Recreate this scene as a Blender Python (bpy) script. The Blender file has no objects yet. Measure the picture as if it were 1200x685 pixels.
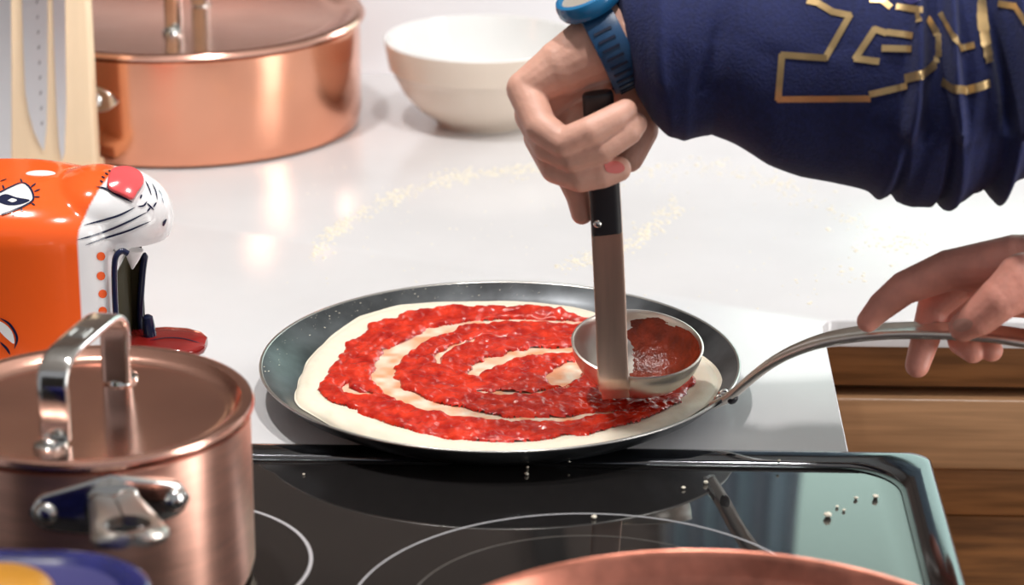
import bpy, bmesh, math, random
import numpy as np
from mathutils import Vector, Matrix
from mathutils.bvhtree import BVHTree

# ------------------------------------------------------------------ camera, world, lights, exposure
S = bpy.context.scene
COL = S.collection
PITCH, YAW, FPX = math.radians(19.27), math.radians(2.06), 3200.0
CR = Vector((math.cos(YAW), math.sin(YAW), 0))
CH = Vector((-math.sin(YAW), math.cos(YAW), 0))
CF = math.cos(PITCH) * CH - math.sin(PITCH) * Vector((0, 0, 1))
CU = math.sin(PITCH) * CH + math.cos(PITCH) * Vector((0, 0, 1))
CAM = Vector((0.06496, -1.59794, 0.62608))
cam_d = bpy.data.cameras.new('camera')
cam = bpy.data.objects.new('camera', cam_d)
COL.objects.link(cam)
cam.matrix_world = Matrix.Translation(CAM) @ Matrix((CR, CU, -CF)).transposed().to_4x4()
cam_d.sensor_width = 36
cam_d.lens = 36 * FPX / 1200
cam_d.clip_start = 0.05
cam_d.dof.use_dof = True
cam_d.dof.focus_distance = 1.70
cam_d.dof.aperture_fstop = 7.5
S.camera = cam

W = bpy.data.worlds.new('sky')
S.world = W
W.use_nodes = True
W.node_tree.nodes['Background'].inputs[0].default_value = (0.93, 0.95, 1.0, 1)
W.node_tree.nodes['Background'].inputs[1].default_value = 0.36

S.view_settings.view_transform = 'Standard'
S.view_settings.look = 'None'
S.view_settings.gamma = 1
S.view_settings.use_curve_mapping = False
S.view_settings.exposure = 0.0


def area_light(name, loc, target, sx, sy, power, color, parent=None):
    d = bpy.data.lights.new(name, 'AREA')
    d.shape = 'RECTANGLE'
    d.size, d.size_y, d.energy, d.color = sx, sy, power, color
    o = bpy.data.objects.new(name, d)
    COL.objects.link(o)
    v = Vector(target) - Vector(loc)
    o.rotation_euler = v.to_track_quat('-Z', 'Y').to_euler()
    o.location = loc
    return o


# daylight falling through the patio window behind the half wall
area_light('window_daylight', (1.45, 2.75, 0.75), (0.2, 0.1, 0.0), 2.2, 1.5, 140, (0.93, 0.97, 1.0))
# added fill from the right, brightening the copper side of the saucepan
area_light('copper_side_fill', (2.3, -0.75, 0.25), (-0.2, -0.25, 0.05), 0.9, 1.9, 50, (1.0, 0.98, 0.95))


def at(px, py, Y):
    d = CF + (px - 600) / FPX * CR - (py - 342.5) / FPX * CU
    return CAM + d * ((Y - CAM.y) / d.y)


def atz(px, py, z):
    d = CF + (px - 600) / FPX * CR - (py - 342.5) / FPX * CU
    return CAM + d * ((z - CAM.z) / d.z)


# ------------------------------------------------------------------ materials
def mat(name, col, rough=0.5, metal=0.0, spec=0.5, bump=0.0, bscale=60.0, var=0.0, vscale=12.0, coat=0.0,
        sss=0.0, emit=None, estr=0.0, stretch=(1, 1, 1), rvar=0.0, attr=None, sheen=0.0, col2=None, aniso=0.0):
    m = bpy.data.materials.new(name)
    m.use_nodes = True
    nt = m.node_tree
    n, l = nt.nodes, nt.links
    b = n['Principled BSDF']
    b.inputs['Base Color'].default_value = (*col, 1)
    b.inputs['Roughness'].default_value = rough
    b.inputs['Metallic'].default_value = metal
    b.inputs['Specular IOR Level'].default_value = spec
    b.inputs['Coat Weight'].default_value = coat
    b.inputs['Coat Roughness'].default_value = 0.05
    if aniso:
        b.inputs['Anisotropic'].default_value = aniso
        tg = n.new('ShaderNodeTangent')
        tg.direction_type = 'RADIAL'
        tg.axis = 'Z'
        l.new(tg.outputs[0], b.inputs['Tangent'])
    if aniso:
        b.inputs['Anisotropic Rotation'].default_value = 0.25
    if sheen:
        b.inputs['Sheen Weight'].default_value = sheen
        b.inputs['Sheen Roughness'].default_value = 0.5
    if sss:
        b.inputs['Subsurface Weight'].default_value = sss
        b.inputs['Subsurface Radius'].default_value = (0.008, 0.003, 0.0015)
        b.inputs['Subsurface Scale'].default_value = 0.5
    if emit:
        b.inputs['Emission Color'].default_value = (*emit, 1)
        b.inputs['Emission Strength'].default_value = estr
    tc = n.new('ShaderNodeTexCoord')
    mp = n.new('ShaderNodeMapping')
    mp.inputs['Scale'].default_value = stretch
    l.new(tc.outputs['Object'], mp.inputs[0])

    def noise(scale, det=5):
        t = n.new('ShaderNodeTexNoise')
        t.inputs['Scale'].default_value = scale
        t.inputs['Detail'].default_value = det
        l.new(mp.outputs[0], t.inputs['Vector'])
        return t
    if attr:
        a = n.new('ShaderNodeVertexColor')
        a.layer_name = attr
        l.new(a.outputs[0], b.inputs['Base Color'])
    elif var or col2:
        t = noise(vscale)
        r = n.new('ShaderNodeValToRGB')
        r.color_ramp.elements[0].position = 0.35
        r.color_ramp.elements[1].position = 0.65
        c0 = tuple(max(0, c * (1 - var)) for c in col)
        c1 = col2 if col2 else tuple(min(1, c * (1 + var)) for c in col)
        r.color_ramp.elements[0].color = (*c0, 1)
        r.color_ramp.elements[1].color = (*c1, 1)
        l.new(t.outputs[0], r.inputs[0])
        l.new(r.outputs[0], b.inputs['Base Color'])
    if bump:
        t = noise(bscale)
        bp = n.new('ShaderNodeBump')
        bp.inputs['Strength'].default_value = bump
        bp.inputs['Distance'].default_value = 0.002
        l.new(t.outputs[0], bp.inputs['Height'])
        l.new(bp.outputs[0], b.inputs['Normal'])
    if rvar:
        t = noise(vscale * 1.7)
        mr = n.new('ShaderNodeMapRange')
        mr.inputs[3].default_value = max(0.02, rough - rvar)
        mr.inputs[4].default_value = rough + rvar
        l.new(t.outputs[0], mr.inputs[0])
        l.new(mr.outputs[0], b.inputs['Roughness'])
    return m


M = dict(
    quartz=mat('white_quartz', (0.70, 0.697, 0.71), 0.19, spec=0.5, var=0.025, vscale=9),
    wallpaint=mat('white_wall_paint', (0.84, 0.84, 0.87), 0.55),
    ceil=mat('ceiling_white', (0.75, 0.74, 0.72), 0.8),
    farwall=mat('brown_far_wall', (0.32, 0.25, 0.215), 0.7, var=0.1, vscale=3),
    darkpanel=mat('dark_brown_panel', (0.035, 0.027, 0.022), 0.7),
    floor=mat('oak_floor', (0.22, 0.12, 0.06), 0.35, var=0.25, vscale=6, stretch=(1, 8, 1)),
    wood_dark=mat('dark_cherry_wood', (0.20, 0.085, 0.028), 0.38, var=0.35, vscale=7, stretch=(2, 12, 22), bump=0.08),
    wood_mid=mat('mid_cherry_wood', (0.26, 0.115, 0.042), 0.36, var=0.28, vscale=6, stretch=(2, 12, 26), bump=0.08),
    wood_light=mat('light_cherry_wood', (0.42, 0.235, 0.12), 0.34, var=0.15, vscale=6, stretch=(1.5, 10, 34), bump=0.06),
    gap=mat('shadow_gap', (0.012, 0.01, 0.009), 0.8),
    copper=mat('polished_copper', (0.80, 0.375, 0.245), 0.18, 1.0, var=0.06, vscale=9, rvar=0.05),
    copper_brushed=mat('scratched_copper', (0.90, 0.50, 0.39), 0.36, 1.0, var=0.08, vscale=30, rvar=0.05, aniso=0.88, stretch=(1, 1, 6)),
    copper_lid=mat('brushed_copper', (0.84, 0.47, 0.37), 0.19, 1.0, var=0.07, vscale=14, rvar=0.06, bump=0.03, bscale=400),
    copper_old=mat('used_copper', (0.56, 0.215, 0.15), 0.36, 1.0, var=0.22, vscale=60, rvar=0.08),
    steel=mat('polished_steel', (0.72, 0.71, 0.69), 0.12, 1.0, var=0.04),
    steel_satin=mat('satin_steel', (0.72, 0.68, 0.63), 0.3, 1.0),
    steel_brushed=mat('brushed_steel', (0.85, 0.79, 0.72), 0.34, 1.0, var=0.08, vscale=30, stretch=(1, 1, 0.1)),
    steel_strap=mat('dull_steel_strap', (0.72, 0.52, 0.42), 0.4, 1.0, var=0.1, vscale=30, stretch=(4, 4, 0.3)),
    blacksteel=mat('dusted_carbon_steel', (0.05, 0.053, 0.058), 0.32, 0.75, var=0.3, col2=(0.13, 0.14, 0.15), vscale=24, rvar=0.08),
    rimsteel=mat('worn_steel_rim', (0.5, 0.49, 0.47), 0.3, 0.9),
    grip=mat('black_grip', (0.012, 0.012, 0.016), 0.42),
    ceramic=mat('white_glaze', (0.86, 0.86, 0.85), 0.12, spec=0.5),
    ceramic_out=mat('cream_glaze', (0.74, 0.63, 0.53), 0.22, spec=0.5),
    pitcher=mat('painted_glaze', (0.9, 0.1, 0.02), 0.15, spec=0.5, attr='glaze'),
    navyglaze=mat('navy_glaze', (0.010, 0.014, 0.05), 0.15),
    oliveglaze=mat('dark_olive_glaze', (0.045, 0.038, 0.018), 0.7, spec=0.15),
    whiteglaze=mat('bright_white_glaze', (0.88, 0.88, 0.88), 0.15),
    orangeglaze=mat('orange_glaze', (0.92, 0.13, 0.03), 0.15),
    pinkglaze=mat('pink_red_glaze', (0.80, 0.10, 0.11), 0.12),
    tongue=mat('dark_red_glaze', (0.30, 0.018, 0.015), 0.1, coat=0.3),
    cobalt=mat('cobalt_glaze', (0.014, 0.017, 0.12), 0.14, var=0.3, vscale=40, coat=0.3),
    lavender=mat('lavender_glaze', (0.05, 0.048, 0.17), 0.25),
    mustard=mat('mustard_glaze', (0.50, 0.22, 0.02), 0.3, var=0.15, vscale=30),
    boardwood=mat('pale_maple', (0.95, 0.74, 0.50), 0.5, var=0.04, vscale=10, stretch=(6, 6, 0.6)),
    blade=mat('knife_steel', (0.78, 0.79, 0.82), 0.3, 0.85),
    dimple=mat('knife_hollow', (0.35, 0.35, 0.37), 0.35, 0.9),
    glass=mat('black_ceramic_glass', (0.012, 0.011, 0.011), 0.035, spec=0.5),
    frame=mat('black_chrome_trim', (0.16, 0.165, 0.18), 0.09, 1.0),
    rubber=mat('black_seal', (0.006, 0.006, 0.006), 0.35),
    ringprint=mat('grey_ring_print', (0.42, 0.42, 0.44), 0.3),
    ringfaint=mat('faint_ring_print', (0.12, 0.11, 0.10), 0.3),
    dough=mat('raw_dough', (0.86, 0.77, 0.62), 0.5, attr='dough', bump=0.25, bscale=120, sss=0.1),
    sauce=mat('tomato_sauce', (0.52, 0.012, 0.005), 0.12, spec=0.5, var=0.25, col2=(0.76, 0.042, 0.014), vscale=85, bump=0.35, bscale=330),
    saucedry=mat('thin_tomato_sauce', (0.22, 0.028, 0.008), 0.25, var=0.2, col2=(0.34, 0.04, 0.012), vscale=90, bump=0.5, bscale=300),
    flour=mat('flour', (0.80, 0.745, 0.62), 0.9),
    skin=mat('tan_skin', (0.68, 0.375, 0.285), 0.48, var=0.1, vscale=45, bump=0.18, bscale=260, sss=0.12),
    skin_red=mat('ruddy_skin', (0.80, 0.35, 0.27), 0.45, var=0.14, vscale=50, bump=0.22, bscale=260, sss=0.12),
    nail=mat('fingernail', (0.68, 0.36, 0.29), 0.25, coat=0.2),
    nailp=mat('pink_fingernail', (0.68, 0.17, 0.15), 0.25, coat=0.2),
    cloth=mat('navy_knit', (0.006, 0.012, 0.078), 0.85, var=0.15, vscale=300, bump=0.35, bscale=700, sheen=0.06),
    gold=mat('gold_foil', (0.66, 0.46, 0.22), 0.34, 0.75, var=0.15, vscale=60),
    strap=mat('blue_rubber', (0.014, 0.065, 0.16), 0.4),
    strapdark=mat('dark_blue_slot', (0.006, 0.012, 0.04), 0.5),
    bezel=mat('bright_blue_bezel', (0.015, 0.16, 0.36), 0.25),
    watchface=mat('watch_face', (0.40, 0.36, 0.31), 0.2, spec=0.6),  # tan-grey reflection on the dial is put into its colour
    lamp=mat('lamp_diffuser', (1, 1, 1), 0.5, emit=(1, 0.95, 0.88), estr=25),
    darkframe=mat('dark_window_frame', (0.02, 0.018, 0.016), 0.4),
    curtain=mat('grey_curtain', (0.45, 0.46, 0.53), 0.9),
    whitetrim=mat('white_trim', (0.8, 0.8, 0.8), 0.4),
    hedge=mat('garden_green', (0.16, 0.30, 0.14), 0.9, var=0.4, vscale=8),
    lawn=mat('lawn', (0.24, 0.36, 0.16), 0.9),
)
# window pane: clear glass with a slight green cast
pm = bpy.data.materials.new('window_glass')
pm.use_nodes = True
nt = pm.node_tree
nt.nodes.remove(nt.nodes['Principled BSDF'])
tr = nt.nodes.new('ShaderNodeBsdfTransparent')
tr.inputs[0].default_value = (0.37, 0.425, 0.395, 1)
gl = nt.nodes.new('ShaderNodeBsdfGlossy')
gl.inputs[1].default_value = 0.02
mx = nt.nodes.new('ShaderNodeMixShader')
mx.inputs[0].default_value = 0.06
nt.links.new(tr.outputs[0], mx.inputs[1])
nt.links.new(gl.outputs[0], mx.inputs[2])
nt.links.new(mx.outputs[0], nt.nodes['Material Output'].inputs[0])
M['pane'] = pm
cm_ = bpy.data.materials.new('sheer_grey_cloth')
cm_.use_nodes = True
nt = cm_.node_tree
df = nt.nodes['Principled BSDF']
df.inputs[0].default_value = (0.45, 0.47, 0.53, 1)
df.inputs['Roughness'].default_value = 0.9
tl = nt.nodes.new('ShaderNodeBsdfTranslucent')
tl.inputs[0].default_value = (0.70, 0.74, 0.82, 1)
mx = nt.nodes.new('ShaderNodeMixShader')
mx.inputs[0].default_value = 0.8
nt.links.new(df.outputs[0], mx.inputs[1])
nt.links.new(tl.outputs[0], mx.inputs[2])
nt.links.new(mx.outputs[0], nt.nodes['Material Output'].inputs[0])
M['curtain'] = cm_


# ------------------------------------------------------------------ object helpers
def tag(o, label, cat, group=None, kind=None):
    if label:
        o['label'] = label
    if cat:
        o['category'] = cat
    if group:
        o['group'] = group
    if kind:
        o['kind'] = kind
    return o


def empty(name, loc, label, cat, group=None):
    o = bpy.data.objects.new(name, None)
    o.empty_display_size = 0.02
    COL.objects.link(o)
    o.location = loc
    return tag(o, label, cat, group)


def link(name, me, m, parent=None, smooth=True):
    if m is not None:
        me.materials.clear()
        me.materials.append(m)
    if smooth:
        me.polygons.foreach_set('use_smooth', [True] * len(me.polygons))
    o = bpy.data.objects.new(name, me)
    COL.objects.link(o)
    if parent is not None:
        o.parent = parent
        w = Matrix.Identity(4)
        p = parent
        while p is not None:
            w = p.matrix_parent_inverse @ p.matrix_basis @ w
            p = p.parent
        o.matrix_parent_inverse = w.inverted()
    return o


class MB:
    def __init__(s):
        s.v, s.f = [], []

    def add(s, vs, fs):
        k = len(s.v)
        s.v += [Vector(v) for v in vs]
        s.f += [tuple(i + k for i in f) for f in fs]
        return s

    def loft(s, rings, cap=True, closed=True, loop=False):
        n = len(rings[0])
        k = len(s.v)
        for r in rings:
            s.v += [Vector(p) for p in r]
        m = len(rings)
        for i in range(m if loop else m - 1):
            j = (i + 1) % m
            for q in range(n if closed else n - 1):
                p = (q + 1) % n
                s.f.append((k + i * n + q, k + i * n + p, k + j * n + p, k + j * n + q))
        if cap and not loop:
            s.f.append(tuple(k + q for q in reversed(range(n))))
            s.f.append(tuple(k + (m - 1) * n + q for q in range(n)))
        return s

    def lathe(s, prof, seg=64, mw=None, arc=None, cap=False):
        mw = mw or Matrix.Identity(4)
        rings = []
        for r, z in prof:
            rings.append([mw @ Vector((r * math.cos(2 * math.pi * i / seg), r * math.sin(2 * math.pi * i / seg), z)) for i in range(seg)])
        return s.loft(rings, cap=cap)

    def box(s, c, d, mw=None):
        mw = mw or Matrix.Identity(4)
        c = Vector(c)
        vs = [mw @ (c + Vector((x * d[0] / 2, y * d[1] / 2, z * d[2] / 2))) for x in (-1, 1) for y in (-1, 1) for z in (-1, 1)]
        return s.add(vs, [(0, 1, 3, 2), (4, 6, 7, 5), (0, 4, 5, 1), (2, 3, 7, 6), (0, 2, 6, 4), (1, 5, 7, 3)])

    def sphere(s, c, r, sc=(1, 1, 1), seg=20, rings=12, mw=None):
        c = Vector(c)
        mw = mw or Matrix.Identity(3)
        rr = []
        for i in range(1, rings):
            a = math.pi * i / rings
            rr.append([c + mw @ Vector((sc[0] * r * math.sin(a) * math.cos(2 * math.pi * j / seg), sc[1] * r * math.sin(a) * math.sin(2 * math.pi * j / seg), -sc[2] * r * math.cos(a))) for j in range(seg)])
        k = len(s.v)
        s.loft(rr, cap=False)
        b, t = len(s.v), len(s.v) + 1
        s.v += [c + mw @ Vector((0, 0, -sc[2] * r)), c + mw @ Vector((0, 0, sc[2] * r))]
        top = k + (rings - 2) * seg
        for j in range(seg):
            s.f.append((b, k + (j + 1) % seg, k + j))
            s.f.append((t, top + j, top + (j + 1) % seg))
        return s

    def tube(s, pts, rad, seg=10, cap=True):
        return s.strap(pts, None, None, seg, rad, cap)

    def strap(s, pts, w, t, seg=12, rad=None, cap=True, side=None, pw=4.0):
        """sweep a superelliptic profile (width w along `side`, thickness t) along pts"""
        pts = [Vector(p) for p in pts]
        rings = []
        n = len(pts)
        ref = Vector(side) if side is not None else None
        for i, p in enumerate(pts):
            d = (pts[min(i + 1, n - 1)] - pts[max(i - 1, 0)]).normalized()
            if ref is None:
                ref = d.orthogonal()
            a = (ref - d * ref.dot(d)).normalized()
            b = d.cross(a)
            if side is None:
                ref = a
            ring = []
            for q in range(seg):
                th = 2 * math.pi * (q + 0.5) / seg
                c_, s_ = math.cos(th), math.sin(th)
                if rad is not None:
                    r = rad[i] if hasattr(rad, '__len__') else rad
                    ring.append(p + a * r * c_ + b * r * s_)
                else:
                    wi = w[i] if hasattr(w, '__len__') else w
                    ti = t[i] if hasattr(t, '__len__') else t
                    e = 2.0 / pw
                    ring.append(p + a * (wi / 2) * math.copysign(abs(c_) ** e, c_) + b * (ti / 2) * math.copysign(abs(s_) ** e, s_))
            rings.append(ring)
        return s.loft(rings, cap=cap)

    def mesh(s, name='m'):
        me = bpy.data.meshes.new(name)
        me.from_pydata([tuple(v) for v in s.v], [], s.f)
        me.validate()
        bm = bmesh.new()
        bm.from_mesh(me)
        bmesh.ops.recalc_face_normals(bm, faces=bm.faces)
        bm.to_mesh(me)
        bm.free()
        return me

    def build(s, name, m, parent=None, smooth=True, auto=None):
        me = s.mesh(name)
        o = link(name, me, m, parent, smooth)
        if smooth:
            sharp(me, 40 if auto is None else auto)
        return o


def sharp(me, deg):
    bm = bmesh.new()
    bm.from_mesh(me)
    c = math.radians(deg)
    for e in bm.edges:
        e.smooth = not (len(e.link_faces) == 2 and e.calc_face_angle(0) > c)
    bm.to_mesh(me)
    bm.free()


def bevel_box(name, lo, hi, m, parent=None, bev=0.002, seg=2):
    bm = bmesh.new()
    bmesh.ops.create_cube(bm, size=1)
    for v in bm.verts:
        v.co = Vector([lo[i] + (v.co[i] + 0.5) * (hi[i] - lo[i]) for i in range(3)])
    if bev:
        bmesh.ops.bevel(bm, geom=list(bm.edges), offset=bev, segments=seg, profile=0.5, affect='EDGES')
    me = bpy.data.meshes.new(name)
    bm.to_mesh(me)
    bm.free()
    o = link(name, me, m, parent, True)
    sharp(me, 50)
    return o


def prism(name, poly, z0, z1, m, parent=None, bev=0.002):
    bm = bmesh.new()
    vs = [bm.verts.new((x, y, z0)) for x, y in poly]
    f = bm.faces.new(vs)
    r = bmesh.ops.extrude_face_region(bm, geom=[f])
    for v in r['geom']:
        if isinstance(v, bmesh.types.BMVert):
            v.co.z = z1
    bmesh.ops.recalc_face_normals(bm, faces=bm.faces)
    if bev:
        es = [e for e in bm.edges if abs(e.verts[0].co.z - e.verts[1].co.z) < 1e-6]
        bmesh.ops.bevel(bm, geom=es, offset=bev, segments=3, profile=0.5, affect='EDGES')
    me = bpy.data.meshes.new(name)
    bm.to_mesh(me)
    bm.free()
    o = link(name, me, m, parent, True)
    sharp(me, 40)
    return o


def catmull(pts, n=8):
    P = [Vector(p) for p in pts]
    out = []
    for i in range(len(P) - 1):
        p0 = P[i - 1] if i else P[0] * 2 - P[1]
        p1, p2 = P[i], P[i + 1]
        p3 = P[i + 2] if i + 2 < len(P) else P[-1] * 2 - P[-2]
        for k in range(n):
            t = k / n
            out.append(0.5 * ((2 * p1) + (p2 - p0) * t + (2 * p0 - 5 * p1 + 4 * p2 - p3) * t * t + (3 * p1 - p0 - 3 * p2 + p3) * t ** 3))
    out.append(P[-1])
    return out


def fuse(mb, voxel, smooth=6, fac=0.5):
    """one continuous surface from overlapping closed volumes"""
    me = mb.mesh('tmp')
    o = bpy.data.objects.new('tmp', me)
    COL.objects.link(o)
    r = o.modifiers.new('r', 'REMESH')
    r.mode = 'VOXEL'
    r.voxel_size = voxel
    if smooth:
        sm = o.modifiers.new('s', 'SMOOTH')
        sm.factor = fac
        sm.iterations = smooth
    dg = bpy.context.evaluated_depsgraph_get()
    dg.update()
    out = bpy.data.meshes.new_from_object(o.evaluated_get(dg))
    bpy.data.objects.remove(o)
    return out


def limb(mb, chain, seg=18):
    """chain of (point, radius): spheres joined by cone frusta"""
    for i, (p, r) in enumerate(chain):
        mb.sphere(p, r, seg=seg, rings=12)
        if i:
            q, rq = chain[i - 1]
            p_, q_ = Vector(p), Vector(q)
            d = (p_ - q_)
            if d.length < 1e-6:
                continue
            d.normalize()
            a = d.orthogonal().normalized()
            b = d.cross(a)
            rings = [[c + (a * math.cos(2 * math.pi * k / seg) + b * math.sin(2 * math.pi * k / seg)) * rr for k in range(seg)] for c, rr in ((q_, rq), (p_, r))]
            mb.loft(rings, cap=True)


def bvh_of(o):
    return BVHTree.FromPolygons([v.co.copy() for v in o.data.vertices], [tuple(p.vertices) for p in o.data.polygons])


def hit(bvh, px, py, off):
    d = (CF + (px - 600) / FPX * CR - (py - 342.5) / FPX * CU).normalized()
    loc, nor, i, dist = bvh.ray_cast(CAM, d)
    if loc is None:
        loc, nor, i, dist = bvh.find_nearest(CAM + d * 1.7)
    if nor.dot(d) > 0:
        nor = -nor
    return loc + nor * off, nor


def paint_line(mb, bvh, pts, w, off=0.0004, taper=False, n=6):
    """a painted stroke of width w hugging the surface"""
    P2 = catmull([(x, y, 0) for x, y in pts], n) if len(pts) > 2 else [Vector((*pts[0], 0)).lerp(Vector((*pts[1], 0)), k / 8) for k in range(9)]
    P, N = zip(*[hit(bvh, p.x, p.y, off) for p in P2])
    m = len(P)
    A = []
    for i in range(m):
        d = (P[min(i + 1, m - 1)] - P[max(i - 1, 0)])
        s = d.cross(N[i])
        s = s.normalized() if s.length > 1e-9 else Vector((0, 0, 1))
        ww = w * (1 - abs(2 * i / (m - 1) - 1) ** 3 * 0.85) if taper else w
        base = P[i]
        A.append([base - s * ww / 2, base + s * ww / 2])
    mb.loft(A, cap=False, closed=False)


def paint_patch(mb, bvh, poly, off=0.0003, rings=5, sub=4):
    """a painted patch with a star-shaped outline hugging the surface"""
    Q = catmull([(x, y, 0) for x, y in poly + [poly[0]]], sub)[:-1]
    cx = sum(p.x for p in Q) / len(Q)
    cy = sum(p.y for p in Q) / len(Q)
    R = []
    for k in range(1, rings + 1):
        t = k / rings
        R.append([hit(bvh, cx + (p.x - cx) * t, cy + (p.y - cy) * t, off)[0] for p in Q])
    k = len(mb.v)
    mb.loft(R, cap=False)
    c = len(mb.v)
    mb.v.append(hit(bvh, cx, cy, off)[0])
    n = len(Q)
    for q in range(n):
        mb.f.append((c, k + q, k + (q + 1) % n))


class Noise:
    """smooth lattice noise for shaping meshes"""
    def __init__(s, seed):
        s.g = np.random.default_rng(seed).random((64, 64))

    def __call__(s, x, y):
        x, y = np.asarray(x, float), np.asarray(y, float)
        xi, yi = np.floor(x).astype(int), np.floor(y).astype(int)
        fx, fy = x - xi, y - yi
        fx, fy = fx * fx * (3 - 2 * fx), fy * fy * (3 - 2 * fy)
        g = s.g
        a, b = g[xi % 64, yi % 64], g[(xi + 1) % 64, yi % 64]
        c, d = g[xi % 64, (yi + 1) % 64], g[(xi + 1) % 64, (yi + 1) % 64]
        return (a * (1 - fx) + b * fx) * (1 - fy) + (c * (1 - fx) + d * fx) * fy


def rrect(x0, x1, y0, y1, r, n=8):
    out = []
    for cx, cy, a in ((x1 - r, y1 - r, 0), (x0 + r, y1 - r, 90), (x0 + r, y0 + r, 180), (x1 - r, y0 + r, 270)):
        for k in range(n + 1):
            t = math.radians(a + 90 * k / n)
            out.append((cx + r * math.cos(t), cy + r * math.sin(t)))
    return out


def structure(o):
    o['kind'] = 'structure'
    return o


# ------------------------------------------------------------------ setting
structure(bevel_box('floor', (-3, -3, -0.95), (3.4, 2.6, -0.90), M['floor'], bev=0))
structure(bevel_box('wall_back', (-1.6, 0.787, -0.90), (2.2, 0.90, 0.115), M['wallpaint'], bev=0.003))
structure(bevel_box('trim_1', (-1.62, 0.775, 0.115), (2.22, 0.915, 0.135), M['whitetrim'], bev=0.004))
WX0, WX1, WZ0, WZ1, FY = 0.225, 2.60, -0.10, 1.50, 2.42
farw = empty('wall_far', (0, FY, -0.9), None, None)
farw['kind'] = 'structure'
bevel_box('wall_panel', (-3, FY, -0.9), (WX0, FY + 0.12, 1.7), M['farwall'], farw, bev=0)
bevel_box('wall_panel', (WX1, FY, -0.9), (3.4, FY + 0.12, 1.7), M['farwall'], farw, bev=0)
bevel_box('wall_panel', (WX0, FY, -0.9), (WX1, FY + 0.12, WZ0), M['farwall'], farw, bev=0)
bevel_box('wall_panel', (WX0, FY, WZ1), (WX1, FY + 0.12, 1.7), M['farwall'], farw, bev=0)
structure(bevel_box('wall_left', (-3.1, -1.2, -0.9), (-3, 2.54, 1.7), M['farwall'], bev=0))
structure(bevel_box('wall_right', (3.4, -1.2, -0.9), (3.5, 2.54, 1.7), M['wallpaint'], bev=0))
structure(bevel_box('ceiling', (-3.1, -1.3, 1.7), (3.5, 2.54, 1.78), M['ceil'], bev=0))
structure(bevel_box('front_dark_panel', (-3.1, -3.2, -0.9), (-0.25, -3.1, 1.7), M['darkpanel'], bev=0))  # unseen dark panel, added to blacken copper reflections and cut front-left fill
structure(bevel_box('trim_2', (-0.02, FY - 0.05, -0.9), (0.045, FY - 0.001, 1.7), M['darkframe'], bev=0.003))
win = empty('window_1', (WX0, FY, WZ0), None, None)
win['kind'] = 'structure'
bevel_box('window_frame', (WX0, FY - 0.02, WZ0), (WX0 + 0.03, FY + 0.1, WZ1), M['whitetrim'], win)
bevel_box('window_frame', (WX1 - 0.07, FY - 0.02, WZ0), (WX1, FY + 0.1, WZ1), M['darkframe'], win)
bevel_box('window_frame', (WX0 + 0.03, FY - 0.02, WZ1 - 0.06), (WX1 - 0.07, FY + 0.1, WZ1), M['darkframe'], win)
bevel_box('window_frame', (WX0 + 0.03, FY - 0.02, WZ0), (WX1 - 0.07, FY + 0.1, WZ0 + 0.06), M['darkframe'], win)
bevel_box('window_mullion', (1.42, FY, WZ0 + 0.06), (1.48, FY + 0.08, WZ1 - 0.06), M['whitetrim'], win)
bevel_box('window_pane', (WX0 + 0.03, FY + 0.045, WZ0 + 0.06), (1.42, FY + 0.051, WZ1 - 0.06), M['pane'], win, bev=0)
bevel_box('window_pane', (1.48, FY + 0.045, WZ0 + 0.06), (WX1 - 0.07, FY + 0.051, WZ1 - 0.06), M['pane'], win, bev=0)

# curtain drawn to the left side of the window
mb = MB()
top, bot = [], []
for k in range(81):
    u = k / 80
    x = 0.235 + u * 0.23
    y = FY - 0.05 + 0.022 * math.sin(u * 25)
    top.append((x, y, 1.56))
    bot.append((x, y, -0.86))
mb.loft([bot, top], cap=False, closed=False)
cur = mb.build('curtain', M['curtain'])
sol = cur.modifiers.new('thick', 'SOLIDIFY')
sol.thickness = 0.003
tag(cur, 'grey curtain gathered beside the patio window behind the half wall', 'curtain')

# ------------------------------------------------------------------ worktop, cabinets
cx, cy, cr = 0.2115 + 0.012, 0.1442 - 0.012, 0.012
arcp = [(0.2115 + 0.012 - 0.012 * math.cos(math.radians(a)), 0.1442 - 0.012 + 0.012 * math.sin(math.radians(a))) for a in (0, 22, 45, 67, 90)]
wt = prism('worktop', [(-1.3, -0.0955), (0.2115, -0.0955)] + arcp + [(1.5, 0.1500), (1.5, 0.7865), (-1.3, 0.7865)], -0.020, 0.0, M['quartz'], bev=0.0018)
tag(wt, 'white quartz worktop with flour dusted over it, turning a corner to the right', 'worktop')

cab = empty('base_cabinet', (0.8, 0.4, -0.9), 'cherry wood base cabinet with drawers under the right arm of the worktop', 'cabinet')
bevel_box('body', (0.200, 0.172, -0.895), (1.49, 0.78, -0.0205), M['wood_dark'], cab, bev=0.001)
bevel_box('top_rail', (0.203, 0.156, -0.0523), (1.488, 0.1725, -0.0215), M['wood_mid'], cab, bev=0.0015)
dr = bevel_box('drawer_front', (0.203, 0.148, -0.1105), (1.488, 0.1725, -0.0585), M['wood_light'], cab, bev=0.003, seg=3)
dr['label'] = 'lighter wooden drawer front that stands proud'
bevel_box('drawer_front', (0.203, 0.160, -0.150), (1.488, 0.1725, -0.114), M['wood_mid'], cab, bev=0.002)
bevel_box('drawer_front', (0.203, 0.164, -0.46), (1.488, 0.1725, -0.1515), M['wood_dark'], cab, bev=0.002)
bevel_box('drawer_front', (0.203, 0.160, -0.86), (1.488, 0.1725, -0.465), M['wood_dark'], cab, bev=0.002)
cab2 = bevel_box('peninsula_cabinet', (-1.28, -0.085, -0.895), (0.1985, 0.78, -0.0205), M['wood_dark'], bev=0.001)
tag(cab2, 'wooden cabinet carrying the worktop behind the cooktop', 'cabinet')

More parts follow.
